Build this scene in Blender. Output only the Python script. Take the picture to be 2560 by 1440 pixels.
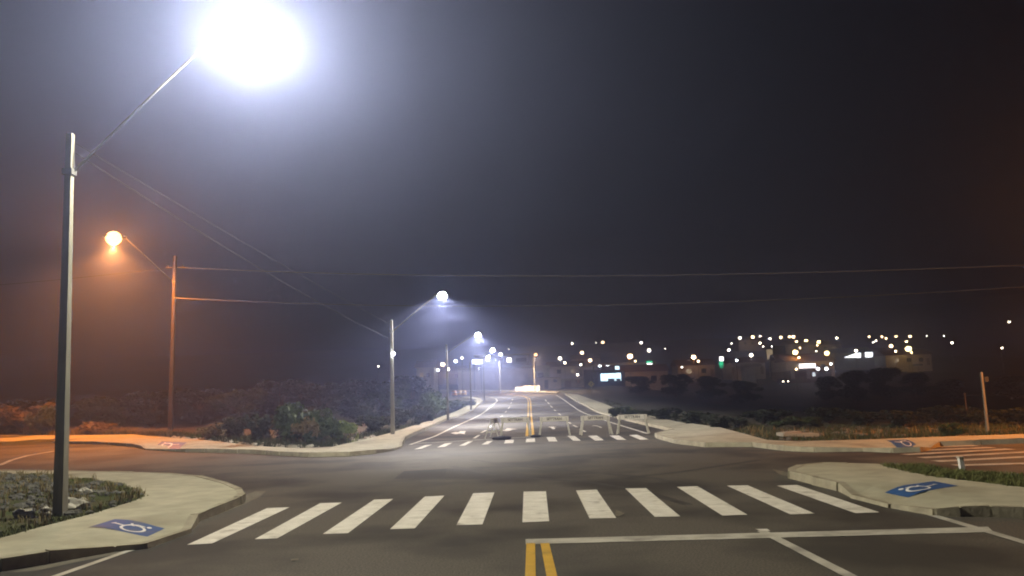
import bpy, bmesh, math, random
from mathutils import Vector, Matrix, noise
from mathutils.geometry import delaunay_2d_cdt

for o in list(bpy.data.objects):
    bpy.data.objects.remove(o)
scene = bpy.context.scene
col = scene.collection
R = math.radians
random.seed(11)

# ------------------------------------------------------------------ camera, sky, exposure
FPX, HOR, CAM_H = 2009.0, 991.0, 2.1          # focal length in photo pixels, horizon row, eye height
ROLL = R(1.8)                                  # the phone was held slightly tilted
PITCH = math.atan((HOR - 720.0) * math.cos(ROLL) / FPX)
cam_d = bpy.data.cameras.new('camera')
cam_d.sensor_width = 36.0
cam_d.lens = 36.0 * FPX / 2560.0
cam_d.clip_start = 0.1
cam_d.clip_end = 5000.0
cam = bpy.data.objects.new('camera', cam_d)
cam.matrix_world = Matrix.Translation((0, 0, CAM_H)) @ Matrix.Rotation(R(90) + PITCH, 4, 'X') @ Matrix.Rotation(-ROLL, 4, 'Z')
col.objects.link(cam)
scene.camera = cam

world = bpy.data.worlds.new('World')
scene.world = world
world.use_nodes = True
wn = world.node_tree.nodes
wl = world.node_tree.links
sky = wn.new('ShaderNodeTexSky')
sky.sky_type = 'NISHITA'
sky.sun_disc = False
sky.sun_elevation = R(-7.0)
sky.sun_rotation = R(200)
bg = wn['Background']
bg.inputs['Strength'].default_value = 0.05
wl.new(sky.outputs[0], bg.inputs['Color'])

vs = scene.view_settings
vs.view_transform = 'Standard'
vs.look = 'None'
vs.exposure = 0.0
vs.gamma = 1.0
scene.cycles.use_denoising = True
scene.cycles.max_bounces = 5
scene.cycles.diffuse_bounces = 2
scene.cycles.glossy_bounces = 2
scene.cycles.volume_bounces = 0
scene.cycles.sample_clamp_indirect = 3.0
scene.cycles.filter_width = 1.9

MAIN_POWER = 3400.0       # the white lamp over the near crossing
LED_POWER = 4200.0        # white lamps along the far road
SODIUM_POWER = 9000.0
HAZE_DENSITY = 0.0034
HAZE_G = 0.76

# ------------------------------------------------------------------ ground heights
def smooth(a, b, x):
    t = max(0.0, min(1.0, (x - a) / (b - a)))
    return t * t * (3 - 2 * t)

def prof(y):                                   # the street rises gently towards the bend
    if y < 80: return 0.0
    if y < 109: return 0.00075 * (y - 80) ** 2
    if y < 195: return 0.6307 + 0.0435 * (y - 109)
    pts = [(195, 4.372), (240, 6.0), (300, 10), (420, 21), (560, 34), (700, 46), (900, 57), (1300, 64)]
    for (a, za), (b, zb) in zip(pts, pts[1:]):
        if y <= b: return za + (zb - za) * (y - a) / (b - a)
    return 64.0

def terrain(x, y):
    z = prof(y)
    z += 32 * smooth(230, 420, x) * smooth(350, 760, y)
    away = max(smooth(13, 20, x), smooth(9, 15, -x), smooth(170, 190, y)) * max(smooth(44, 52, y), smooth(170, 190, y))
    if away > 0:
        z += away * (0.45 * noise.noise((x * .11, y * .11, 3.1)) + 0.18 * noise.noise((x * .4, y * .4, 7.7)))
        z -= away * 2.2 * smooth(18, 45, x) * smooth(55, 90, y) * (1 - smooth(190, 240, y))
    if y > 190:
        z += smooth(190, 300, y) * 2.5 * noise.noise((x * .012, y * .012, 1.3))
    return z - 0.03

CP, SP = math.cos(PITCH), math.sin(PITCH)
CR, SR = math.cos(ROLL), math.sin(ROLL)
def ray(px, py):
    u, w = (px - 1280.0), (720.0 - py)
    a, b = u * CR + w * SR, -u * SR + w * CR
    return Vector((a, FPX * CP - b * SP, FPX * SP + b * CP)).normalized()

def at(px, py, dz=0.0):
    """The point of the street surface (raised by dz) seen at a pixel of the photograph."""
    d = ray(px, py)
    lo, hi = 1.0, 2.0
    f = lambda t: CAM_H + d.z * t - prof(d.y * t) - dz
    while f(hi) > 0 and hi < 400: lo, hi = hi, hi * 1.03
    for _ in range(40):
        m = (lo + hi) / 2
        if f(m) > 0: lo = m
        else: hi = m
    p = d * hi
    return Vector((p.x, p.y, CAM_H + p.z))

def dist(px, py, y):
    """The point at forward distance y along the line of sight of a pixel."""
    d = ray(px, py)
    t = y / d.y
    return Vector((d.x * t, y, CAM_H + d.z * t))

# ------------------------------------------------------------------ materials
def mat(name, c1, c2=None, rough=0.8, scale=6.0, bump=0.0, bscale=None, spec=0.3, detail=6, metal=0.0, stretch=None, c3=None, s3=0.3, f3=(0.5, 0.7)):
    m = bpy.data.materials.new(name)
    m.use_nodes = True
    nt = m.node_tree
    b = nt.nodes['Principled BSDF']
    b.inputs['Roughness'].default_value = rough
    b.inputs['Specular IOR Level'].default_value = spec
    b.inputs['Metallic'].default_value = metal
    tc = nt.nodes.new('ShaderNodeTexCoord')
    src = tc.outputs['Object']
    if stretch:
        mp = nt.nodes.new('ShaderNodeMapping')
        mp.inputs['Scale'].default_value = stretch
        nt.links.new(src, mp.inputs['Vector'])
        src = mp.outputs[0]
    n = nt.nodes.new('ShaderNodeTexNoise')
    n.inputs['Scale'].default_value = scale
    n.inputs['Detail'].default_value = detail
    nt.links.new(src, n.inputs['Vector'])
    r = nt.nodes.new('ShaderNodeValToRGB')
    r.color_ramp.elements[0].position = 0.3
    r.color_ramp.elements[1].position = 0.7
    r.color_ramp.elements[0].color = (*c1, 1)
    r.color_ramp.elements[1].color = (*(c2 or c1), 1)
    nt.links.new(n.outputs['Fac'], r.inputs['Fac'])
    out = r.outputs['Color']
    if c3:
        n3 = nt.nodes.new('ShaderNodeTexNoise')
        n3.inputs['Scale'].default_value = s3
        n3.inputs['Detail'].default_value = 4
        nt.links.new(src, n3.inputs['Vector'])
        r3 = nt.nodes.new('ShaderNodeValToRGB')
        r3.color_ramp.elements[0].position, r3.color_ramp.elements[1].position = f3
        nt.links.new(n3.outputs['Fac'], r3.inputs['Fac'])
        mx = nt.nodes.new('ShaderNodeMix')
        mx.data_type = 'RGBA'
        nt.links.new(r3.outputs['Color'], mx.inputs['Factor'])
        nt.links.new(out, mx.inputs[6])
        mx.inputs[7].default_value = (*c3, 1)
        out = mx.outputs[2]
    nt.links.new(out, b.inputs['Base Color'])
    if bump:
        nb = nt.nodes.new('ShaderNodeTexNoise')
        nb.inputs['Scale'].default_value = bscale or scale * 4
        nb.inputs['Detail'].default_value = 5
        nt.links.new(src, nb.inputs['Vector'])
        bp = nt.nodes.new('ShaderNodeBump')
        bp.inputs['Strength'].default_value = bump
        bp.inputs['Distance'].default_value = 0.02
        nt.links.new(nb.outputs['Fac'], bp.inputs['Height'])
        nt.links.new(bp.outputs[0], b.inputs['Normal'])
    return m

def glow(name, color, strength, sampling='NONE'):
    m = bpy.data.materials.new(name)
    m.use_nodes = True
    nt = m.node_tree
    b = nt.nodes['Principled BSDF']
    b.inputs['Base Color'].default_value = (0.03, 0.03, 0.03, 1)
    b.inputs['Specular IOR Level'].default_value = 0.0
    b.inputs['Roughness'].default_value = 1.0
    b.inputs['Emission Color'].default_value = (*color, 1)
    b.inputs['Emission Strength'].default_value = strength
    m.cycles.emission_sampling = sampling
    return m

M = {}
M['asphalt'] = mat('asphalt', (.046, .041, .033), (.150, .134, .108), rough=.8, scale=34, bump=.35, bscale=70, spec=.3, c3=(.042, .038, .032), s3=.3, f3=(.45, .60))
M['dark_line'] = mat('dark_line', (.012, .011, .010), (.02, .018, .017), rough=.6)
M['white_paint'] = mat('white_paint', (.62, .60, .54), (.80, .78, .72), rough=.65, scale=3.5, bump=.15, bscale=60, c3=(.33, .31, .27), s3=2.2, f3=(.58, .75))
M['dull_paint'] = mat('dull_paint', (.40, .385, .34), (.56, .54, .48), rough=.7, scale=3, c3=(.25, .235, .21), s3=1.7, f3=(.5, .72))
M['yellow_paint'] = mat('yellow_paint', (.56, .33, .03), (.68, .42, .05), rough=.65, scale=3, c3=(.30, .20, .05), s3=1.8, f3=(.55, .75))
M['concrete'] = mat('concrete', (.36, .347, .265), (.48, .462, .355), rough=.88, scale=2.2, bump=.25, bscale=40, c3=(.27, .25, .18), s3=.5, f3=(.5, .72))
M['kerb'] = mat('kerb', (.27, .25, .19), (.42, .39, .30), rough=.9, scale=3.5, bump=.5, bscale=18)
M['pole'] = mat('pole_concrete', (.19, .185, .155), (.26, .25, .21), rough=.85, scale=4, bump=.2, bscale=30, stretch=(3, 3, .5))
M['blue_paint'] = mat('blue_paint', (.022, .085, .25), (.04, .11, .30), rough=.6, scale=5, c3=(.10, .12, .16), s3=2.0, f3=(.55, .75))
M['sign_white'] = mat('sign_white', (.72, .72, .72), (.82, .82, .82), rough=.6, scale=6)
M['galv'] = mat('galvanised_steel', (.15, .15, .15), (.22, .22, .22), rough=.45, scale=8, metal=.7)
M['housing'] = mat('lamp_housing', (.20, .20, .20), (.27, .27, .27), rough=.5, scale=8)
M['wood'] = mat('weathered_wood', (.22, .16, .11), (.30, .23, .16), rough=.85, scale=5, stretch=(6, 6, .4), bump=.2)
M['bright_wire'] = mat('bright_wire', (.24, .24, .24), (.32, .32, .32), rough=.5, scale=3)
M['wire'] = mat('wire_cover', (.02, .02, .02), (.04, .04, .04), rough=.8, metal=.0, scale=3)
M['ground'] = mat('bare_ground', (.060, .052, .034), (.10, .085, .055), rough=.95, scale=.8, bump=.6, bscale=6, c3=(.045, .055, .02), s3=.12, f3=(.4, .62))
M['soil'] = mat('verge_soil', (.05, .05, .024), (.095, .085, .045), rough=.95, scale=3, bump=.7, bscale=12, c3=(.045, .065, .016), s3=.9, f3=(.42, .62))
M['grass'] = mat('grass_blades', (.075, .10, .022), (.15, .15, .05), rough=.8, scale=3)
M['field_grass'] = mat('field_grass', (.03, .045, .012), (.07, .075, .025), rough=.85, scale=3)
M['dry_grass'] = mat('dry_grass', (.15, .125, .05), (.24, .19, .09), rough=.85, scale=3)
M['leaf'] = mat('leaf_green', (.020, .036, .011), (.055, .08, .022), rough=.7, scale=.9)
M['leaf_lamplit'] = mat('lamplit_leaf', (.12, .18, .05), (.24, .28, .10), rough=.7, scale=1.1)  # lamp light on the brightest bush is put into this paler leaf colour
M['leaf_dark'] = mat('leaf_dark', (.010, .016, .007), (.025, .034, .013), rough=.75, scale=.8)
M['leaf_dry'] = mat('leaf_dry', (.11, .08, .035), (.20, .15, .07), rough=.8, scale=1.3)
M['old_wood'] = mat('old_wood', (.045, .036, .03), (.07, .056, .046), rough=.9, scale=5, stretch=(6, 6, .4), bump=.2)
M['bark'] = mat('bark', (.06, .045, .03), (.11, .085, .06), rough=.9, scale=8, stretch=(3, 3, .6))
M['rock'] = mat('rubble_stone', (.075, .075, .068), (.17, .168, .15), rough=.9, scale=4, bump=.4, bscale=20)
M['pale_rock'] = mat('pale_stone', (.38, .37, .33), (.52, .50, .44), rough=.9, scale=4, bump=.4, bscale=20)
M['barrier_white'] = mat('barrier_white', (.66, .65, .62), (.78, .77, .73), rough=.6, scale=4, c3=(.45, .43, .39), s3=3, f3=(.58, .78))
M['barrier_frame'] = mat('barrier_frame', (.52, .52, .48), (.62, .62, .57), rough=.6, scale=5)
M['ink'] = mat('dark_lettering', (.03, .03, .04), rough=.6)
M['plaster'] = mat('pale_plaster', (.42, .40, .36), (.54, .52, .47), rough=.9, scale=.6, c3=(.30, .28, .25), s3=.25, f3=(.5, .7))
M['block'] = mat('block_wall', (.26, .235, .19), (.36, .33, .27), rough=.92, scale=.9)
M['brown_wall'] = mat('brown_wall', (.17, .12, .075), (.24, .17, .11), rough=.9, scale=1)
M['green_sheet'] = mat('green_sheet', (.20, .27, .22), (.30, .36, .30), rough=.6, scale=.7)
M['roof_tile'] = mat('roof_tile', (.10, .05, .035), (.16, .08, .055), rough=.85, scale=3)
M['dark_panel'] = mat('dark_panel', (.03, .032, .03), (.05, .052, .05), rough=.7, scale=1)
M['blue_wall'] = mat('blue_wall', (.03, .05, .13), (.05, .08, .18), rough=.6, scale=1)
M['dark_glass'] = mat('dark_glass', (.01, .012, .014), rough=.1, spec=.5)
M['yellow_sign'] = mat('yellow_sign', (.55, .50, .10), (.66, .60, .16), rough=.5, scale=4)
M['orange_plastic'] = mat('orange_plastic', (.62, .24, .04), (.75, .36, .06), rough=.5, scale=3)
M['yellow_plastic'] = mat('yellow_plastic', (.66, .44, .06), (.76, .54, .09), rough=.5, scale=3)

# ------------------------------------------------------------------ mesh helpers
def tag(o, label=None, cat=None, group=None, kind=None):
    if label: o['label'] = label
    if cat: o['category'] = cat
    if group: o['group'] = group
    if kind: o['kind'] = kind
    return o

def link(name, verts, faces, m, parent=None, smooth_=False, mats=None):
    me = bpy.data.meshes.new(name)
    me.from_pydata([tuple(v) for v in verts], [], faces)
    me.update()
    for mm in (m if isinstance(m, list) else [m]): me.materials.append(mm)
    if mats:
        me.polygons.foreach_set('material_index', mats)
    if smooth_:
        me.polygons.foreach_set('use_smooth', [True] * len(me.polygons))
    o = bpy.data.objects.new(name, me)
    col.objects.link(o)
    if parent: o.parent = parent
    return o

def empty(name, loc, rz=0.0):
    e = bpy.data.objects.new(name, None)
    e.empty_display_size = .2
    e.location = loc
    e.rotation_euler = (0, 0, rz)
    col.objects.link(e)
    return e

class MB:
    """Collects shapes for ONE mesh."""
    def __init__(s): s.v, s.f = [], []
    def add(s, v, f):
        n = len(s.v); s.v += [Vector(a) for a in v]; s.f += [[i + n for i in q] for q in f]
        return s
    def box(s, c, d, rz=0.0, rx=0.0, ry=0.0, taper=1.0):
        mtx = Matrix.Translation(c) @ Matrix.Rotation(rz, 4, 'Z') @ Matrix.Rotation(ry, 4, 'Y') @ Matrix.Rotation(rx, 4, 'X')
        v = []
        for z in (-.5, .5):
            k = taper if z > 0 else 1.0
            for x, y in ((-.5, -.5), (.5, -.5), (.5, .5), (-.5, .5)):
                v.append(mtx @ Vector((x * d[0] * k, y * d[1] * k, z * d[2])))
        return s.add(v, [[3, 2, 1, 0], [4, 5, 6, 7], [0, 1, 5, 4], [1, 2, 6, 5], [2, 3, 7, 6], [3, 0, 4, 7]])
    def tube(s, pts, r, n=8, caps=True):
        pts = [Vector(p) for p in pts]
        rr = r if isinstance(r, (list, tuple)) else [r] * len(pts)
        v, f = [], []
        for i, p in enumerate(pts):
            t = (pts[min(i + 1, len(pts) - 1)] - pts[max(i - 1, 0)]).normalized()
            u = t.cross(Vector((0, 0, 1)) if abs(t.z) < .95 else Vector((1, 0, 0))).normalized()
            w = t.cross(u)
            for k in range(n):
                a = 2 * math.pi * (k + .5) / n
                v.append(p + (u * math.cos(a) + w * math.sin(a)) * rr[i])
        for i in range(len(pts) - 1):
            for k in range(n):
                a, b = i * n + k, i * n + (k + 1) % n
                f.append([a, b, b + n, a + n])
        if caps:
            f.append(list(range(n))[::-1]); f.append([(len(pts) - 1) * n + k for k in range(n)])
        return s.add(v, f)
    def ball(s, c, r, nu=10, nv=7, lump=0.0, seed=0):
        v, f = [], []
        c = Vector(c); rx, ry, rz = (r, r, r) if not isinstance(r, (tuple, list)) else r
        for j in range(nv + 1):
            th = math.pi * j / nv
            for i in range(nu):
                ph = 2 * math.pi * i / nu
                d = Vector((math.sin(th) * math.cos(ph), math.sin(th) * math.sin(ph), math.cos(th)))
                k = 1 + lump * noise.noise(d * 1.7 + Vector((seed, seed * .7, 0)))
                v.append(c + Vector((d.x * rx, d.y * ry, d.z * rz)) * k)
        for j in range(nv):
            for i in range(nu):
                a, b = j * nu + i, j * nu + (i + 1) % nu
                f.append([a, a + nu, b + nu, b])
        return s.add(v, f)
    def build(s, name, m, parent=None, smooth_=False):
        return link(name, s.v, s.f, m, parent, smooth_)

def inside(poly, x, y):
    c = False
    for i in range(len(poly)):
        (x1, y1), (x2, y2) = poly[i - 1], poly[i]
        if (y1 > y) != (y2 > y) and x < (x2 - x1) * (y - y1) / (y2 - y1) + x1: c = not c
    return c

def densify(pts, step, closed=True):
    out = []
    n = len(pts)
    for i in range(n if closed else n - 1):
        a, b = Vector(pts[i]).to_2d(), Vector(pts[(i + 1) % n]).to_2d()
        k = max(1, int((b - a).length / step))
        for j in range(k): out.append(a.lerp(b, j / k))
    if not closed: out.append(Vector(pts[-1]).to_2d())
    return out

def sheet(outline, spacing, zfun):
    """Triangulated sheet inside an outline, its heights from zfun(x, y). Returns verts, faces, edge ring."""
    ring = densify(outline, spacing)
    poly = [(p.x, p.y) for p in ring]
    xs, ys = [p[0] for p in poly], [p[1] for p in poly]
    pts = list(ring)
    y = min(ys) + spacing * .5; row = 0
    while y < max(ys):
        x = min(xs) + spacing * (.5 if row % 2 else .25)
        while x < max(xs):
            q = Vector((x + random.uniform(-.2, .2) * spacing, y + random.uniform(-.2, .2) * spacing))
            if inside(poly, q.x, q.y) and min((q - p).length_squared for p in ring) > (spacing * .45) ** 2:
                pts.append(q)
            x += spacing
        y += spacing * .87; row += 1
    n = len(ring)
    v2, e2, f2, *_ = delaunay_2d_cdt(pts, [(i, (i + 1) % n) for i in range(n)], [], 1, 1e-5)
    V = [Vector((p.x, p.y, zfun(p.x, p.y))) for p in v2]
    F = []
    for f in f2:
        a, b, c = (v2[i] for i in f[:3])
        F.append(list(f) if (b - a).cross(c - a) > 0 else list(f)[::-1])
    return V, F, ring

def ribbon(pts, width, z=0.008, step=3.0):
    """Flat painted line along ground points."""
    P = densify([(p.x, p.y) for p in pts], step, closed=False)
    v, f = [], []
    for i, p in enumerate(P):
        t = (P[min(i + 1, len(P) - 1)] - P[max(i - 1, 0)]).normalized()
        nrm = Vector((-t.y, t.x)) * width / 2
        for q in (p + nrm, p - nrm): v.append((q.x, q.y, prof(q.y) + z))
    for i in range(len(P) - 1): f.append([2 * i + 1, 2 * i + 3, 2 * i + 2, 2 * i])
    return v, f

def flat_poly(pts, z=0.008):
    v = [(p.x, p.y, prof(p.y) + z) for p in pts]
    a = sum(v[i - 1][0] * v[i][1] - v[i][0] * v[i - 1][1] for i in range(len(v)))
    return v, [list(range(len(v))) if a > 0 else list(range(len(v)))[::-1]]

def copy_tree(o, parent=None):
    c = o.copy(); col.objects.link(c)
    if parent: c.parent = parent
    for ch in list(o.children): copy_tree(ch, c)
    return c

# ------------------------------------------------------------------ the ground sheet
def axis(*segs):
    out = []
    for a, b, n in segs: out += [a + (b - a) * i / n for i in range(n)]
    return out + [segs[-1][1]]
gx = axis((-900, -200, 14), (-200, -60, 20), (-60, 60, 60), (60, 200, 22), (200, 900, 16))
gy = axis((-40, 44, 28), (44, 104, 40), (104, 190, 34), (190, 420, 30), (420, 1300, 26))
V = [(x, y, terrain(x, y)) for y in gy for x in gx]
nx = len(gx)
F = [[j * nx + i, j * nx + i + 1, (j + 1) * nx + i + 1, (j + 1) * nx + i] for j in range(len(gy) - 1) for i in range(nx - 1)]
tag(link('ground', V, F, M['ground'], smooth_=True), 'dark rough ground rising to the hillside beyond the street', kind='structure')

# ------------------------------------------------------------------ road and its paint
P2 = lambda l, dz=0.0: [at(x, y, dz) for x, y in l]
left_edge = P2([(1025, 1112), (1087, 1091), (1136, 1067), (1187, 1044), (1222, 1021), (1243, 1003), (1240, 997), (1226, 993), (1206, 990), (1175, 988)])
right_edge = P2([(1618, 1084), (1533, 1058), (1478, 1039), (1433, 1016), (1400, 993), (1390, 988)])
Lk = P2([(985, 1095), (1110, 1047), (1172, 1025), (1200, 1003), (1196, 996), (1185, 992), (1165, 990.5)])
T2 = lambda l, dz=0.0: [tuple(at(x, y, dz).to_2d()) for x, y in l]
outl = [(-7.6, -14), (-7.6, 9.5)] + T2([(250, 1352), (440, 1305), (540, 1250), (500, 1200), (330, 1188), (150, 1184), (0, 1181)]) + [(-42, 45), (-75, 62), (-75, 90)]
outl += T2([(-60, 1101), (0, 1100), (233, 1101), (400, 1110), (640, 1122), (873, 1124), (975, 1108)])
outl += [(p.x - .5, p.y) for p in Lk] + [(-60, Lk[-1].y), (-60, Lk[-1].y + 26)]
outl += [(p.x, p.y + .3) for p in P2([(1212, 979), (1292, 980), (1350, 981.5), (1395, 984.5)])]
outl += [(p.x + .5, p.y) for p in P2([(1415, 990), (1470, 1016), (1546, 1043), (1640, 1064), (1690, 1076)])]
outl += T2([(1760, 1098), (1880, 1103), (2156, 1113), (2349, 1101), (2560, 1093)]) + [(95, 32), (95, 13), (16, 15)]
outl += T2([(2400, 1180), (2250, 1168), (2060, 1164), (1990, 1172), (2050, 1203), (2230, 1252), (2340, 1276)]) + [(8.6, 11.4), (20, 6), (20, -14)]
v, f, _ = sheet(outl, 2.4, lambda x, y: prof(y))
road = tag(link('road', v, f, M['asphalt'], smooth_=True), 'dark asphalt street crossing with painted lines', kind='structure')

def paint(name, vf, m='white_paint', label=None):
    o = link(name, vf[0], vf[1], M[m], road)
    if label: o['label'] = label
    return o

near = [[(468,1363),(530,1360),(724,1269),(668,1271)], [(637,1349),(693,1347),(855,1257),(800,1259)], [(807,1336),(870,1334),(983,1248),(935,1250)],
        [(975,1324),(1037,1322),(1111,1240),(1062,1242)], [(1141,1314),(1206,1312),(1236,1232),(1183,1234)], [(1306,1307),(1373,1304),(1365,1229),(1309,1230)],
        [(1474,1297),(1541,1296),(1492,1225),(1440,1227)], [(1637,1293),(1701,1292),(1615,1221),(1563,1222)], [(1806,1290),(1869,1288),(1743,1216),(1692,1218)],
        [(1976,1287),(2037,1285),(1869,1214),(1817,1215)], [(2139,1284),(2199,1282),(1993,1213),(1942,1215)]]
far = [[(1035,1124),(1054,1122),(1080,1112),(1063,1113)], [(1093,1119),(1113,1117),(1131,1107),(1112,1109)], [(1147,1115),(1163,1114),(1183,1103),(1170,1104)],
       [(1204,1112),(1220,1111),(1233,1102),(1218,1103)], [(1260,1109),(1283,1108),(1285,1100),(1264,1100)], [(1314,1106),(1338,1105),(1337,1096),(1316,1097)],
       [(1372,1104),(1394,1104),(1387,1093),(1366,1093)], [(1433,1102),(1452,1102),(1437,1090),(1418,1090)], [(1488,1102),(1510,1101),(1492,1089),(1470,1090)],
       [(1543,1100),(1566,1100),(1547,1089),(1523,1089)], [(1601,1100),(1622,1099),(1593,1087),(1572,1088)]]
for q in near + far: paint('crosswalk_stripe', flat_poly(P2(q)), 'white_paint')
side = [[(2163,1123),(2441,1114)], [(2224,1130),(2480,1119)], [(2261,1137),(2527,1123)], [(2302,1145),(2575,1130)], [(2338,1154),(2620,1140)], [(2386,1164),(2640,1157)]]
for q in side: paint('crosswalk_stripe', ribbon(P2(q), .42), 'dull_paint')
def back(p, q, y):                                # carry a line on behind the camera
    t = (y - p.y) / (q.y - p.y)
    return Vector((p.x + (q.x - p.x) * t, y, 0))
paint('stop_line', flat_poly(P2([(1314,1349),(2470,1318),(2484,1331),(1314,1362)]), .0075), 'dull_paint')
a, b = P2([(1905, 1329), (2121, 1440)]); paint('lane_line', ribbon([a, back(a, b, -12)], .15, .0115), 'dull_paint')
paint('lane_line', flat_poly(P2([(1888,1324),(1918,1324),(1926,1329),(1900,1329)]), .0115), 'white_paint')
a, b = P2([(2330, 1289), (2560, 1357)]); paint('edge_line', ribbon([a, back(a, b, -12)], .15, .0115), 'dull_paint')
a, b = P2([(347, 1369), (150, 1438)]); paint('edge_line', ribbon([a, back(a, b, -12)], .12), 'dull_paint')
a, b = P2([(1327, 1359), (1326, 1438)]); paint('centre_line', ribbon([a, back(a, b, -12)], .125), 'yellow_paint')
a, b = P2([(1362, 1359), (1379, 1438)]); paint('centre_line', ribbon([a, back(a, b, -12)], .125), 'yellow_paint')
cl = P2([(1325, 1091), (1324.5, 1060), (1324, 1030), (1323.5, 1003), (1320, 995), (1308, 989.5), (1272, 985.5), (1214, 985.5)])
for s in (-.17, .17):
    paint('centre_line', ribbon([p + Vector((s, -s * .4, 0)) for p in cl], .14), 'yellow_paint')
paint('edge_line', ribbon(left_edge, .16))
paint('edge_line', ribbon(right_edge, .16))
for d in [[(1185,1096),(1198,1088)], [(1203,1082),(1215,1076)], [(1222,1069),(1228,1065)], [(1236,1056),(1241,1052)], [(1249,1044),(1257,1039)], [(1263,1031),(1266,1028)],
          [(1270,1022),(1275,1017)], [(1277,1009),(1279,1006)], [(1280,1001),(1282,997)], [(1450,1073),(1464,1080)], [(1433,1063),(1443,1068)], [(1420,1055),(1427,1059)], [(1408,1045),(1414,1049)],
          [(1396,1034),(1402,1038)], [(1385,1024),(1390,1028)], [(1376,1014),(1381,1019)], [(1369,1006),(1373,1010)], [(1363,999),(1366,1003)]]:
    paint('lane_dash', ribbon(P2(d), .15))
paint('stop_line', ribbon(P2([(1030, 1109.5), (1335, 1092)]), .32), 'dull_paint')
paint('edge_line', ribbon(P2([(-260, 1215), (-120, 1187), (0, 1163), (30, 1150), (70, 1139), (130, 1129), (150, 1126.5)]), .2, step=.6), 'dull_paint')
for q in ([(1126,1083),(1139,1080),(1146,1081),(1150,1078),(1165,1078),(1161,1083),(1163,1086),(1150,1084),(1140,1086)],
          [(1252.5,1076),(1262,1075),(1267,1071),(1274,1071),(1280,1072),(1296,1073),(1281,1074),(1275,1077),(1266,1078)],
          [(1369,1068),(1375,1067),(1385,1067),(1393,1068),(1384,1069),(1389,1072.5),(1381,1073),(1376.5,1069)],
          [(1478.6,1065.5),(1485,1063.5),(1494,1064.5),(1503.5,1068),(1505,1069.3),(1501.5,1069.8),(1494,1066),(1486,1065)]):
    paint('lane_arrow', flat_poly(P2(q)))
paint('dark_line', ribbon(P2([(1335, 1093.5), (1400, 1091), (1480, 1091.5), (1530, 1088)]), .09, .0065), 'dark_line')  # thin dark line drawn across the far lanes
M['grit'] = mat('gutter_grit', (.13, .12, .095), (.20, .18, .14), rough=.95, scale=5, bump=.3)
M['tyre'] = mat('tyre_mark', (.034, .031, .027), (.060, .055, .048), rough=.75, scale=3, stretch=(1, 1, 1))
paint('tyre_mark', ribbon(P2([(1130, 1166), (1215, 1184), (1330, 1196), (1480, 1206), (1600, 1226), (1720, 1262)]), .22, .003, 1), 'tyre')
paint('tyre_mark', ribbon(P2([(1180, 1150), (1300, 1166), (1460, 1180), (1640, 1196), (1790, 1228)]), .20, .0033, 1), 'tyre')
paint('tyre_mark', ribbon(P2([(1520, 1200), (1700, 1180), (1900, 1150)]), .2, .0036, 1), 'tyre')
for q in ([(727,1399),(747,1398),(745,1403),(728,1404)], [(1540,1276),(1562,1285),(1548,1293),(1538,1290)]):
    paint('road_patch', flat_poly(P2(q), .0125), 'grit')
M['patch'] = mat('asphalt_patch', (.024, .022, .020), (.06, .056, .05), rough=.85, scale=30, bump=.3, bscale=60)
for q in ([(1010,1178),(1120,1172),(1110,1192),(985,1198)],):
    paint('asphalt_patch', flat_poly(P2(q), .0025), 'patch')
# pale grit washed along the gutters
for q in ([(20,1432),(140,1408),(250,1385),(345,1368),(330,1378),(200,1404),(90,1428)], [(600,1243),(640,1228),(665,1228),(650,1242),(600,1266),(560,1282),(545,1280)],
          [(2236,1262),(2325,1286),(2330,1291),(2270,1281)], [(1930,1173),(1965,1180),(2030,1200),(2020,1204),(1950,1187)]):
    paint('gutter_grit', flat_poly(P2(q), .004), 'grit')

# ------------------------------------------------------------------ pavements with kerbs
def seg_d(p, a, b):
    ab = b - a
    t = max(0, min(1, (p - a).dot(ab) / max(ab.length_squared, 1e-9)))
    return (p - a - ab * t).length

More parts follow.
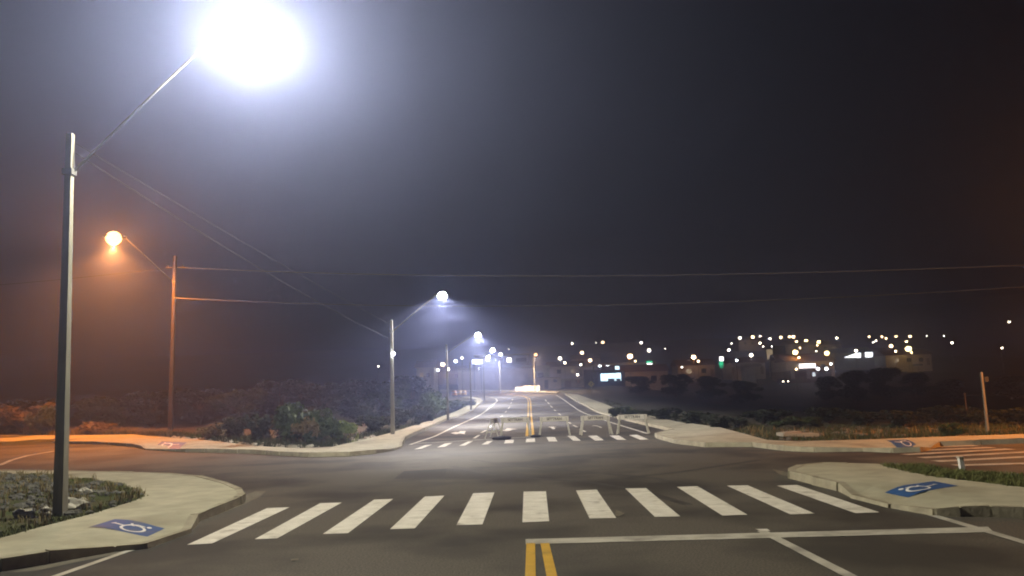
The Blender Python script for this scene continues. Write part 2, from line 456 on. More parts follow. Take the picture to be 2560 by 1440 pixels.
def pavement(outline_px, kerb_px, ramps, spacing, label, H=.16, world_extra=None, world_kerb=None):
    rs = [(at(*a, .05).to_2d(), at(*b, .05).to_2d(), rad) for a, b, rad in ramps]
    def z(x, y):
        k = 1.0
        for a, b, rad in rs: k = min(k, smooth(0, rad, seg_d(Vector((x, y)), a, b)))
        return prof(y) + .035 + (H - .035) * k + .004 * noise.noise((x * .8, y * .8, 0))
    out = [at(x, y, H).to_2d() for x, y in outline_px] + [Vector(w) for w in (world_extra or [])]
    v, f, ring = sheet(out, spacing, z)
    n0 = len(v)
    for p in ring: v.append(Vector((p.x, p.y, z(p.x, p.y))))
    for p in ring: v.append(Vector((p.x, p.y, prof(p.y) - .12)))
    n = len(ring)
    area = sum(ring[i - 1].x * ring[i].y - ring[i].x * ring[i - 1].y for i in range(n))
    for i in range(n):
        j = (i + 1) % n
        q = [n0 + i, n0 + n + i, n0 + n + j, n0 + j]
        f.append(q if area > 0 else q[::-1])
    o = tag(link('sidewalk', v, f, M['concrete']), label, kind='structure')
    # kerb stones along the street side, each stone a little uneven
    K = densify([at(x, y, H).to_2d() for x, y in kerb_px] + [Vector(w) for w in (world_kerb or [])], 1.0, closed=False)
    mb = MB()
    cen = sum(ring, Vector((0, 0))) / n
    for a, b in zip(K, K[1:]):
        t = (b - a)
        if t.length < .05: continue
        nr = Vector((-t.y, t.x)).normalized()
        mid = (a + b) / 2
        if inside([(p.x, p.y) for p in ring], mid.x + nr.x * .1, mid.y + nr.y * .1): nr = -nr      # nr points to the street
        j = random.uniform(-.03, .025)
        ins, gap = -.13, t.normalized() * .018
        pts = [a + gap + nr * ins, b - gap + nr * ins, b - gap + nr * (.02 + j), a + gap + nr * (.02 + j)]
        bot = [a + gap + nr * ins, b - gap + nr * ins, b - gap + nr * (.05 + j), a + gap + nr * (.05 + j)]
        dz = .004 + random.uniform(0, .014)
        vv = [(p.x, p.y, prof(p.y) - .1) for p in bot] + [(p.x, p.y, z(p.x, p.y) + dz) for p in pts]
        flip = (pts[1] - pts[0]).cross(pts[2] - pts[1]) < 0
        ff = [[0, 1, 5, 4], [1, 2, 6, 5], [2, 3, 7, 6], [3, 0, 4, 7], [4, 5, 6, 7]]
        mb.add(vv, [q[::-1] for q in ff] if flip else ff)
    mb.build('kerb', M['kerb'], o)
    return o, z

# near corner beside the tall lamp
k1 = [(0,1397),(120,1379),(287,1352),(360,1345),(473,1307),(493,1283),(560,1259),(600,1243),(610,1234),(603,1222),(567,1207),(500,1190),(420,1183),(333,1180),(170,1177),(0,1175)]
kA = [(173,1197),(300,1212),(345,1225),(363,1240),(333,1253),(233,1283),(100,1318),(0,1345)]
pvA, zA = pavement(k1, k1, [((330,1358),(470,1316),1.2)], .55, 'pale concrete pavement round the corner below the tall lamp pole',
                   world_extra=[(-42, 44.5), (-42, 41.5), tuple(at(0, 1187, .16).to_2d())] + [tuple(at(*p, .16).to_2d()) for p in kA] + [(-9.0, 9.0), (-9.3, -14), (-7.2, -14)])
# near corner with blue symbol and broken kerb
k2 = [(2199,1160),(2120,1158),(2052,1157),(1997,1162),(1974,1172),(1974,1179),(2033,1193),(2097,1207),(2130,1223),(2227,1246),(2335,1264),(2400,1265),(2477,1266),(2560,1268)]
pvB, zB = pavement(k2, k2, [((2150,1234),(2300,1272),.9)], .5, 'pale concrete pavement corner with broken kerb and bright blue symbol',
                   world_extra=[(9.6, 11.0), (20, 6.4), (20, 9.0), (11, 12.6)] + [tuple(at(*p, .16).to_2d()) for p in [(2560,1218), (2324,1190), (2213,1166)]])
# far corner along the bushes, then up the street under the lamp poles
k3 = [(0,1104),(120,1103),(233,1104),(333,1110),(367,1117),(467,1122),(560,1123),(633,1125),(700,1129),(773,1132),(873,1130),(940,1124),(983,1117),(1003,1110),(1013,1091),(1060,1070),(1117,1046),(1180,1025),(1207,1002),(1203,996.5),(1190,993),(1168,991)]
i3 = [(1150,992.5),(1176,995),(1192,999),(1152,1022),(1107,1040),(1040,1062),(973,1083),(900,1101),(848,1113),(827,1118),(740,1120),(640,1115),(560,1105),(500,1099),(400,1092),(333,1086),(167,1088),(0,1088)]
pvC, zC = pavement(k3 + i3, k3, [((372,1121),(455,1124),1.3), ((955,1124),(1003,1113),1.2)], 1.0, 'far concrete pavement curving past the bushes and up the street under lamp poles')
# far corner across the street
k4 = [(1413,984),(1440,1001),(1467,1014),(1544,1041),(1613,1057),(1682,1072),(1655,1078),(1638,1083),(1644,1088),(1689,1099),(1767,1107),(1880,1106),(1960,1115),(2037,1118),(2156,1116),(2230,1119),(2300,1117),(2349,1104),(2450,1100),(2560,1096)]
i4 = [(2560,1085),(2394,1090),(2290,1094),(2186,1098),(2067,1101),(1990,1103),(1919,1100),(1845,1080),(1800,1068),(1689,1053),(1600,1033),(1511,1009),(1444,986)]
pvD, zD = pavement(k4 + i4, k4, [((2200,1122),(2310,1119),1.4)], 1.0, 'far concrete pavement running from the street bend to the orange lit corner')
# beyond the bend
k5 = [(1100,977.5),(1212,978),(1292,979),(1350,980.5),(1390,982.5)]
i5 = [(1400,979.5),(1350,977),(1292,975.5),(1212,974.5),(1100,974)]
pvE, zE = pavement(k5 + i5, k5, [], 2.0, 'thin pale pavement along the far side of the bend')

def access_symbol(quad, parent, zf, label):
    c = [at(x, y, .11) for x, y in quad]                           # u0v0, u1v0, u1v1, u0v1
    def uv(u, w, dz):
        p = c[0].lerp(c[1], u).lerp(c[3].lerp(c[2], u), w)
        return (p.x, p.y, zf(p.x, p.y) + dz)
    n = 8
    v = [uv(i / n, j / n, .006) for j in range(n + 1) for i in range(n + 1)]
    f = [[j * (n + 1) + i, j * (n + 1) + i + 1, (j + 1) * (n + 1) + i + 1, (j + 1) * (n + 1) + i] for j in range(n) for i in range(n)]
    if (Vector(v[1]) - Vector(v[0])).cross(Vector(v[n + 1]) - Vector(v[0])).z < 0: f = [q[::-1] for q in f]
    o = link('access_symbol', v, f, M['blue_paint'], parent)
    o['label'] = label
    v, f = [], []
    def quads(P, w):
        b = len(v)
        for i, (x, y) in enumerate(P):
            x0, y0 = P[max(i - 1, 0)]; x1, y1 = P[min(i + 1, len(P) - 1)]
            l = math.hypot(x1 - x0, y1 - y0) or 1
            nx_, ny_ = -(y1 - y0) / l * w / 2, (x1 - x0) / l * w / 2
            v.append(uv(x + nx_, y + ny_, .011)); v.append(uv(x - nx_, y - ny_, .011))
        for i in range(len(P) - 1): f.append([b + 2 * i, b + 2 * i + 1, b + 2 * i + 3, b + 2 * i + 2])
    ring = [(.62 + .19 * math.cos(t), .38 + .25 * math.sin(t)) for t in [2 * math.pi * i / 28 for i in range(29)]]
    quads(ring, .055)
    quads([(.74, .68), (.60, .70), (.50, .60), (.44, .46), (.36, .47), (.26, .52), (.18, .54)], .06)
    quads([(.18, .50), (.22, .60)], .05)
    quads([(.56, .55), (.47, .72)], .05)
    b = len(v)
    v.append(uv(.80, .72, .011))
    for i in range(10): v.append(uv(.80 + .045 * math.cos(i * .628), .72 + .075 * math.sin(i * .628), .011))
    for i in range(10): f.append([b, b + 1 + i, b + 1 + (i + 1) % 10])
    w = link('wheelchair_figure', v, f, M['sign_white'], o)
access_symbol([(222,1326),(369,1331),(412,1313),(287,1306)], pvA, zA, 'faded blue wheelchair symbol beside the tall lamp pole')
access_symbol([(2396,1222),(2271,1241),(2211,1228),(2335,1210)], pvB, zB, 'bright blue wheelchair symbol on the pavement corner')
access_symbol([(446,1121),(389,1118),(405,1106),(468,1109)], pvC, zC, 'small wheelchair symbol under the orange lamp')
access_symbol([(2244,1115),(2297,1113),(2266,1103),(2216,1105)], pvD, zD, 'reddish lit wheelchair symbol beside the striped side crossing')

# ------------------------------------------------------------------ verges, rubble, grass
def patch(name, outline, spacing, zf, m, label):
    v, f, _ = sheet(outline, spacing, zf)
    return tag(link(name, v, f, m, smooth_=True), label, kind='structure')

islA = [tuple(at(*p, .16).to_2d()) for p in [(0,1187),(100,1191),(173,1197),(300,1212),(345,1225),(363,1240),(333,1253),(233,1283),(100,1318),(0,1345)]] + [(-9.0, 9.0), (-9.3, -14), (-42, -14), (-42, 41.5)]
def zislA(x, y): return .13 + .10 * smooth(-9.2, -12, x) * (noise.noise((x * .9, y * .9, 2)) + .6) + .03 * noise.noise((x * 3, y * 3, 5))
patch('verge_ground', islA, .7, zislA, M['soil'], 'rough soil island inside the curved pavement')
islB = [tuple(at(*p, .16).to_2d()) for p in [(2199,1160.5),(2213,1166),(2324,1190),(2560,1218)]] + [(11, 12.6), (20, 9.0), (40, 9), (40, 14)] + [tuple(at(*p, .1).to_2d()) for p in [(2590,1192),(2480,1186),(2400,1177),(2300,1166)]]
def zislB(x, y): return .11 + .05 * noise.noise((x * 1.2, y * 1.2, 2))
patch('verge_ground', islB, .7, zislB, M['soil'], 'strip of soil behind the broken kerb pavement')

def blades(name, spots, m, label, hmin, hmax, w=.012, per=14, rad=.12):
    v, f = [], []
    for x, y, z in spots:
        for _ in range(per):
            a, rr = random.uniform(0, 6.283), rad * math.sqrt(random.random())
            bx, by = x + rr * math.cos(a), y + rr * math.sin(a)
            h = random.uniform(hmin, hmax); le = random.uniform(.2, .7) * h; la = random.uniform(0, 6.283)
            ca, sa = math.cos(la), math.sin(la)
            i = len(v)
            v += [(bx - sa * w, by + ca * w, z - .02), (bx + sa * w, by - ca * w, z - .02),
                  (bx + ca * le * .4 + sa * w * .7, by + sa * le * .4 - ca * w * .7, z + h * .6), (bx + ca * le * .4 - sa * w * .7, by + sa * le * .4 + ca * w * .7, z + h * .6),
                  (bx + ca * le, by + sa * le, z + h)]
            f += [[i, i + 1, i + 2, i + 3], [i + 3, i + 2, i + 4]]
    return tag(link(name, v, f, m), label, kind='stuff')

def scatter(poly, n, zf, cond=None):
    xs, ys = [p[0] for p in poly], [p[1] for p in poly]
    out = []; k = 0
    while len(out) < n and k < n * 60:
        k += 1
        x, y = random.uniform(min(xs), max(xs)), random.uniform(min(ys), max(ys))
        if inside(poly, x, y) and (not cond or random.random() < cond(x, y)): out.append((x, y, zf(x, y)))
    return out
visA = [tuple(at(*p, .16).to_2d()) for p in [(0,1187),(100,1191),(173,1197),(300,1212),(345,1225),(363,1240),(333,1253),(233,1283),(100,1318),(0,1345)]] + T2([(-120, 1362), (-120, 1185)], .16)
def edgeA(x, y):
    d = min(seg_d(Vector((x, y)), Vector(visA[i]), Vector(visA[i + 1])) for i in range(9))
    return 1.0 if d < .4 else .10
blades('grass', scatter(visA, 750, zislA, edgeA), M['grass'], 'short grass along the edge of the rubble island', .02, .08)
blades('grass', scatter(visA, 120, zislA), M['dry_grass'], 'dry grass tufts among the rubble', .06, .24)
visB = [tuple(at(*p, .16).to_2d()) for p in [(2199,1160.5),(2213,1166),(2324,1190),(2560,1218),(2600,1222),(2600,1192),(2480,1186),(2400,1177),(2300,1166)]]
blades('grass', scatter(visB, 620, zislB), M['grass'], 'green grass strip behind the broken kerb pavement', .04, .15)
# grass and weeds behind the far pavements
def strip(px, back_m, n, cond=None):
    L = [at(*p) for p in px]
    out = []
    for _ in range(n):
        i = random.randrange(len(L) - 1)
        p = L[i].lerp(L[i + 1], random.random())
        d = back_m * random.random() ** 1.6
        nv = Vector((p.x, p.y, 0)).normalized()
        x, y = p.x + nv.x * d, p.y + nv.y * d
        out.append((x, y, max(terrain(x, y), prof(y) - .03)))
    return out
blades('grass', strip([(2600,1083),(2394,1089),(2186,1097),(2067,1100),(1919,1099),(1845,1079),(1689,1052),(1600,1032),(1511,1008)], 12, 1000), M['field_grass'], 'rough grass behind the far pavement beside the dark field', .05, .22, w=.02, per=10, rad=.3)
blades('grass', strip([(2600,1083),(2394,1089),(2186,1097),(2067,1100),(1919,1099),(1845,1079),(1689,1052)], 7, 40), M['dry_grass'], 'dry weeds behind the far pavement beside the dark field', .08, .4, w=.02, per=8, rad=.3)
blades('grass', strip([(0,1087),(167,1087),(333,1085),(500,1098),(640,1114),(740,1119),(845,1112),(973,1082),(1107,1039),(1153,1021)], 7, 1200), M['field_grass'], 'rough grass behind the far pavement below the bushes', .08, .4, w=.02, per=10, rad=.3)
blades('grass', strip([(0,1087),(167,1087),(333,1085),(420,1092)], 9, 700), M['dry_grass'], 'dry grass lit orange below the street lamp', .1, .5, w=.02, per=10, rad=.3)

def stones(spots, smin, smax):
    mb = MB()
    for i, (x, y, z) in enumerate(spots):
        s = random.uniform(smin, smax) ** 1
        mb.ball((x, y, z + s * .15), (s, s * random.uniform(.6, 1), s * random.uniform(.4, .75)), 7, 5, .55, i * 1.37)
    return mb
stones(scatter(visA, 380, zislA, lambda x, y: max(0, min(1, .15 + .9 * noise.noise((x * .8, y * .8, 9)) + .5 * smooth(-9, -11, x)))), .03, .14).build('rubble', M['rock'])
tag(bpy.data.objects['rubble'], 'grey broken stones scattered over the corner island', kind='stuff')
o = stones(strip([(430,1096),(500,1099),(640,1115),(740,1120),(845,1112),(940,1093)], 3.0, 160), .05, .22).build('rubble', M['pale_rock'])
tag(o, 'pale rubble along the back of the far pavement below the bushes', kind='stuff')
o = stones(strip([(2394,1089),(2186,1097),(2067,1100),(1919,1099),(1845,1079),(1689,1052)], 9, 110), .05, .18).build('rubble', M['rock'])
tag(o, 'pale stones and litter scattered at the edge of the dark field', kind='stuff')
for (px, py, s, lab) in [(183, 1272, .26, 'big pale stone beside the base of the tall lamp pole'), (212, 1232, .15, 'round pale stone standing apart in the middle of the rubble island'),
                         (118, 1284, .17, 'jagged grey stone close behind the tall lamp pole'), (60, 1290, .2, 'flat grey boulder among the rubble near the pavement edge'),
                         (207, 1250, .1, 'small pale stone between the two bigger ones on the island')]:
    p = at(px, py, .16)
    e = MB().ball((0, 0, s * .25), (s, s * .75, s * .62), 12, 8, .6, px).build('stone', M['pale_rock'], smooth_=False)
    e.location = (p.x, p.y, zislA(p.x, p.y)); tag(e, lab, 'stone', 'larger stones on the corner island')
p = at(2020, 1098)
e = MB().box((0, 0, .14), (1.5, .9, .22), ry=.05).box((-.3, .1, .29), (.8, .55, .1), rz=.3, ry=-.06).build('concrete_slab', M['block'])
e.location = (p.x, p.y + 1.2, .05); tag(e, 'broken pale concrete slab lying behind the far pavement', 'slab'); e.scale = (1, 1, .6)
p = at(2405, 1176, .1)
e = empty('marker_post', (p.x, p.y, .05)); tag(e, 'short white marker post leaning in the grass before the side crossing', 'post')
MB().box((0, 0, .17), (.1, .1, .34), ry=-.06, taper=.9).build('shaft', M['sign_white'], e)
MB().box((-.01, 0, .345), (.12, .12, .03), ry=-.06).build('cap', M['dull_paint'], e)

# ------------------------------------------------------------------ plants
def leaf_cloud(rng, blobs, n, size, squash=.8):
    v, f = [], []
    tot = sum(b[3] ** 2 for b in blobs)
    for (bx, by, bz, br) in blobs:
        for _ in range(int(n * br ** 2 / tot)):
            d = Vector((rng.gauss(0, 1), rng.gauss(0, 1), rng.gauss(0, 1))).normalized()
            k = br * (rng.random() ** .45)
            p = Vector((bx, by, bz)) + Vector((d.x * k, d.y * k, d.z * k * squash))
            if noise.noise(p * 1.6) < -.22 or p.z < .02: continue
            s = size * rng.uniform(.5, 1.3)
            u = Vector((rng.gauss(0, 1), rng.gauss(0, 1), rng.gauss(0, .6))).normalized()
            w = u.cross(Vector((rng.gauss(0, 1), rng.gauss(0, 1), rng.gauss(0, 1))).normalized()).normalized()
            i = len(v)
            v += [p - u * s, p + w * s * .42, p + u * s, p - w * s * .42]
            f.append([i, i + 1, i + 2, i + 3])
    return v, f

def shrub_proto(seed, kind, n=2600, size=.11):
    rng = random.Random(seed)
    e = empty('shrub', (0, 0, -50))
    blobs = [(rng.uniform(-.75, .75), rng.uniform(-.6, .6), rng.uniform(.3, .95), rng.uniform(.28, .52)) for _ in range(11)]
    v, f = leaf_cloud(rng, blobs, n, size)
    link('foliage', v, f, M[kind], e)
    mb = MB()
    for b in blobs[:7]: mb.tube([(0, 0, 0), (b[0] * .4, b[1] * .4, b[2] * .5), b[:3]], [.035, .022, .008], 5)
    mb.build('stem', M['bark'], e)
    return e

def tree_proto(seed, kind, n=5200, size=.2):
    rng = random.Random(seed)
    e = empty('tree', (0, 0, -50))
    H = 5.0
    blobs, limbs = [], []
    for k in range(19):
        a = k * 2.4 + rng.uniform(-.3, .3); h = rng.uniform(.7, 4.3); rr = rng.uniform(.5, 1.6) * (1.15 - .35 * abs(h - 3) / 1.3)
        q = (rr * math.cos(a), rr * math.sin(a), h)
        blobs.append((*q, rng.uniform(.55, .95)))
        limbs.append([(0, 0, h * .42), (q[0] * .45, q[1] * .45, h * .72), q])
    v, f = leaf_cloud(rng, blobs, n, size)
    link('crown', v, f, M[kind], e)
    mb = MB().tube([(0, 0, -.1), (.06, .02, 1.2), (-.03, .05, 2.4), (.05, 0, 3.9)], [.16, .12, .09, .03], 8)
    for l in limbs: mb.tube(l, [.06, .035, .012], 5)
    mb.build('trunk', M['bark'], e)
    return e

S = {'dark': shrub_proto(1, 'leaf_dark'), 'green': shrub_proto(2, 'leaf'), 'light': shrub_proto(3, 'leaf_lamplit'), 'dry': shrub_proto(4, 'leaf_dry', 1500, .13)}
T = {'dark': tree_proto(5, 'leaf_dark'), 'green': tree_proto(6, 'leaf')}
used = set()
def plant(proto, x, y, sx, sz, label, group, cat):
    e = proto if id(proto) not in used else copy_tree(proto)
    used.add(id(proto))
    e.location = (x, y, terrain(x, y)); e.scale = (sx, sx, sz); e.rotation_euler = (0, 0, random.uniform(0, 6.28))
    tag(e, label, cat, group)
    return e
ROWS = [(0,1088),(167,1088),(333,1086),(400,1092),(500,1099),(560,1105),(640,1115),(740,1120),(827,1118),(848,1113),(900,1101),(973,1083),(1040,1062),(1107,1040),(1152,1022),(1200,1000)]
def back_edge(px):
    px = max(0, px)
    for (a, ra), (b, rb) in zip(ROWS, ROWS[1:]):
        if px <= b: return at(px, ra + (rb - ra) * (px - a) / (b - a)).y
    return at(px, 1000).y
# bushes behind the far pavement (pixel of the base, distance behind the pavement, width scale, height scale)
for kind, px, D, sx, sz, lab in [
    ('light', 855, 38.5, .75, .85, 'lamplit bright green bush where the far pavement turns up the street'),
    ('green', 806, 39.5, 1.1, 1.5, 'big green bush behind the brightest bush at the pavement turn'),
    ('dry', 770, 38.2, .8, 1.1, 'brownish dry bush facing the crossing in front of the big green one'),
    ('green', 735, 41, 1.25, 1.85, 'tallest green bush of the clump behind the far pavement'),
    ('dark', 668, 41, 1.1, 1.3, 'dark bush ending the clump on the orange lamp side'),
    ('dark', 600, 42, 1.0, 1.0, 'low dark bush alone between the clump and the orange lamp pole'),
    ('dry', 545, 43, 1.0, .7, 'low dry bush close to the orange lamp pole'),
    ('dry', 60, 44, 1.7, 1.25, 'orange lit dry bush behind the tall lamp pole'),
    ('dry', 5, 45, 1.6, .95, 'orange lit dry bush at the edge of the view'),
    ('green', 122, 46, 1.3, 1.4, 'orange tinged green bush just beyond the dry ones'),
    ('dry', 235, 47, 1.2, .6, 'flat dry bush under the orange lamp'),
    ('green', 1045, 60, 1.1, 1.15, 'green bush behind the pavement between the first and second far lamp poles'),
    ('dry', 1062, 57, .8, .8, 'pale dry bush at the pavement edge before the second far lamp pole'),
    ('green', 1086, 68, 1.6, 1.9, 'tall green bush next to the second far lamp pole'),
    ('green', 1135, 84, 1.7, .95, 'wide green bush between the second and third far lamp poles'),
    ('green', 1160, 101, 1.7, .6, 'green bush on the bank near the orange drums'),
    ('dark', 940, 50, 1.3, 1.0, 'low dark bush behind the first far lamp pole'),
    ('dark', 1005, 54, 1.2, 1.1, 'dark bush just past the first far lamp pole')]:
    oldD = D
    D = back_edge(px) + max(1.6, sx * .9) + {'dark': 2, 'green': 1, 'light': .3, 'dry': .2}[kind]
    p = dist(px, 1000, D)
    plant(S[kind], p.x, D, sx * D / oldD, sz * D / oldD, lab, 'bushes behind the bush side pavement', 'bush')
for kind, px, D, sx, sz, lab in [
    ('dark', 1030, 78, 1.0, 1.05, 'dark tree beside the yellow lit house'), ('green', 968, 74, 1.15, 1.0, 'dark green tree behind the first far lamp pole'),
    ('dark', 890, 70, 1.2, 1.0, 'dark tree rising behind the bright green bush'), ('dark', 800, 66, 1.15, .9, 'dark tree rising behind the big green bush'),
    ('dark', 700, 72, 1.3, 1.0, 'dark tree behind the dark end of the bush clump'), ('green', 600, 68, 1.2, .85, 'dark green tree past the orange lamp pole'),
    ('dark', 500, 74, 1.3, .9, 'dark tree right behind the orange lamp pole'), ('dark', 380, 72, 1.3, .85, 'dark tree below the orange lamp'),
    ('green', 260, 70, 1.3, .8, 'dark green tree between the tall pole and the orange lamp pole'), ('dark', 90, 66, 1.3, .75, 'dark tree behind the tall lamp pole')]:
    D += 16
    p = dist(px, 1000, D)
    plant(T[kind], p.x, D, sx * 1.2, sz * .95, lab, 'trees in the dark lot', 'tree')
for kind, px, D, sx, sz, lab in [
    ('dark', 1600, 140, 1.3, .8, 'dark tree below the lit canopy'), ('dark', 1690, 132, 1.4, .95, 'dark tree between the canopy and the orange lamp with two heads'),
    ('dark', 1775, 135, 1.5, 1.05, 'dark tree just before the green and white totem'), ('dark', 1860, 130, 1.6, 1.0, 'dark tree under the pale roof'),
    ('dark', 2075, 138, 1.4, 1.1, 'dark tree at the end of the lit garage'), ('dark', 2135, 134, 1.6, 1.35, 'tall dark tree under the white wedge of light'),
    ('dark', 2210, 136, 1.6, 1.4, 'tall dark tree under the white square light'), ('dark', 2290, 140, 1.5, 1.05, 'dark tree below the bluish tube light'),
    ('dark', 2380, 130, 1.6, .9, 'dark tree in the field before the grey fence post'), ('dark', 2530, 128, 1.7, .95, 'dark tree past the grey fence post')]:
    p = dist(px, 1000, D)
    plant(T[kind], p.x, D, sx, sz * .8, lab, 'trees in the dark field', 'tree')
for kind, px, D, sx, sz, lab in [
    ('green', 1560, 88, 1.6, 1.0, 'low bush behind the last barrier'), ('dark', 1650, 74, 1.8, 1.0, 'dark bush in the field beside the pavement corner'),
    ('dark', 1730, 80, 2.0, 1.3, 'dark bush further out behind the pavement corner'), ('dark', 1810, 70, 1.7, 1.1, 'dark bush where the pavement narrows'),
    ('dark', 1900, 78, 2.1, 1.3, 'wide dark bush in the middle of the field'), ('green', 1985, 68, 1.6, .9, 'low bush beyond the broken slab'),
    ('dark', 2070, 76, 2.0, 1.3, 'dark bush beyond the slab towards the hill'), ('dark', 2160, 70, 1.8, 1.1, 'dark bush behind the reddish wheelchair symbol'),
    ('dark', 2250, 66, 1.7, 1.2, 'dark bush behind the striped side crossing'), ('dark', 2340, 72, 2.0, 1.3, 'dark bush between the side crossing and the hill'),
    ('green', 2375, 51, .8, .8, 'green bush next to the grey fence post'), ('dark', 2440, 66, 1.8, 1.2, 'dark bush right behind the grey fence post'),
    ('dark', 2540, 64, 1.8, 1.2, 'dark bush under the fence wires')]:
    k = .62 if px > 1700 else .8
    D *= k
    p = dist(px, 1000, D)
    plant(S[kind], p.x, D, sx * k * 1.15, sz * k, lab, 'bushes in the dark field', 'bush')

# ------------------------------------------------------------------ street lamps
def point(name, loc, power, color, parent=None, size=.12, beam=None):
    l = bpy.data.lights.new(name, 'POINT')
    l.energy = power; l.color = color; l.shadow_soft_size = size
    if beam:                                    # street luminaire: widest throw about 70 degrees from straight down, cut off above except where spill is added for haze glow
        l.use_nodes = True
        nt = l.node_tree
        em = nt.nodes['Emission']
        tc = nt.nodes.new('ShaderNodeTexCoord')
        sp = nt.nodes.new('ShaderNodeSeparateXYZ')
        nt.links.new(tc.outputs['Normal'], sp.inputs[0])
        cv = nt.nodes.new('ShaderNodeFloatCurve')
        c = cv.mapping.curves[0]
        P = {'led': [(0, .0), (.10, .0), (.20, .015), (.33, .36), (.45, .62), (.6, .33), (.8, .185), (1, .115)],
             'open': [(0, .33), (.10, .38), (.20, .48), (.33, .70), (.45, .60), (.6, .36), (.8, .20), (1, .13)],
             'sodium': [(0, .06), (.10, .08), (.20, .05), (.33, .08), (.45, .32), (.6, .46), (.8, .36), (1, .28)]}[beam]
        while len(c.points) < len(P): c.points.new(.5, .5)
        for q, (x, y) in zip(c.points, P): q.location = (x, y); q.handle_type = 'VECTOR'
        cv.mapping.update()
        mu = nt.nodes.new('ShaderNodeMath'); mu.operation = 'MULTIPLY'; mu.inputs[1].default_value = -1.0; mu.use_clamp = True
        nt.links.new(sp.outputs['Z'], mu.inputs[0])
        nt.links.new(mu.outputs[0], cv.inputs['Value'])
        m2 = nt.nodes.new('ShaderNodeMath'); m2.operation = 'MULTIPLY'; m2.inputs[1].default_value = 8.0
        nt.links.new(cv.outputs[0], m2.inputs[0])
        nt.links.new(m2.outputs[0], em.inputs['Strength'])
    o = bpy.data.objects.new(name, l)
    o.location = loc
    col.objects.link(o)
    if parent: o.parent = parent
    return o

M['led_lens'] = glow('led_lens', (.93, .96, 1.0), 60)
M['led_lens_far'] = glow('led_lens_far', (.93, .95, 1.0), 90)
M['sodium_lens'] = glow('sodium_lens', (1.0, .50, .17), 6)
LED = (1.0, .93, .86)
MAIN = (1.0, .92, .70)
SODIUM = (1.0, .30, .05)

def street_lamp(base, top, arm_z, head, lens_m, power, color, label, group, w0=.2, w1=.13, post='pole', big=1.0, name='street_lamp'):
    """base, head: world points; top and arm_z: heights above the base."""
    e = empty(name, base)
    tag(e, label, 'street lamp', group)
    h = Vector(head) - Vector(base)
    pole = link('pole', *(lambda m: (m.v, m.f))(MB().box((0, 0, top / 2), (w0, w0, top), taper=w1 / w0)), M[post], e)
    d = Vector((h.x, h.y, 0)).normalized()
    s = Vector((0, 0, arm_z)) + d * w1 * .5
    end = h - d * .25 * big
    mid = s.lerp(end, .55) + Vector((0, 0, .03))
    MB().tube([s, mid, end, h - d * .05 * big + Vector((0, 0, .02))], [.03, .024, .022, .022], 8).build('arm', M['galv'], e, True)
    MB().box((0, 0, arm_z), (w1 + .08, w1 + .08, .12)).build('clamp', M['galv'], e)
    lum = MB()
    ang = math.atan2(d.y, d.x)
    c, sn = math.cos(ang), math.sin(ang)
    ring = []
    prof_ = [(-.32, .05, .05), (-.2, .09, .075), (0, .15, .10), (.25, .16, .10), (.40, .10, .06), (.44, .03, .03)]
    v, f = [], []
    for (u, hw, hh) in prof_:
        for k in range(10):
            a = 2 * math.pi * k / 10
            y_, z_ = hw * math.cos(a), hh * max(math.sin(a), -.35)
            u_, y_, z_ = u * big, y_ * big, z_ * big
            v.append((h.x + u_ * c - y_ * sn, h.y + u_ * sn + y_ * c, h.z + z_))
    for i in range(len(prof_) - 1):
        for k in range(10):
            a, b = i * 10 + k, i * 10 + (k + 1) % 10
            f.append([a, b, b + 10, a + 10])
    f.append(list(range(10))[::-1]); f.append([50 + k for k in range(10)])
    L = link('luminaire', v, f, M['housing'], e, True)
    bowl = (.27, .27, .25) if 'sodium' in lens_m else (.46, .23, .19) if lens_m == 'led_lens' else (.25, .25, .23)
    lens = MB().ball((0, 0, 0), tuple(q * big for q in bowl), 16, 10)
    if lens_m == 'led_lens_far':                # a bell, open below, with the light source up inside it
        lens.f = [q for q in lens.f if sum(lens.v[i].z for i in q) / 4 > -.09 * big]
    rot = Matrix.Rotation(ang, 4, 'Z')
    lens.v = [rot @ q + Vector((h.x + .1 * big * c, h.y + .1 * big * sn, h.z - .06 * big)) for q in lens.v]
    lens.build('lens', M[lens_m], L, True)
    if power: point('lamp_light', (h.x + .1 * big * c, h.y + .1 * big * sn, h.z - (.42 if lens_m == 'led_lens' else .40 if 'sodium' in lens_m else .06) * big), power, color, e, .16 if lens_m == 'led_lens' else .008 if 'sodium' in lens_m else .02, 'open' if lens_m == 'led_lens' else 'sodium' if 'sodium' in lens_m else 'led')
    return e

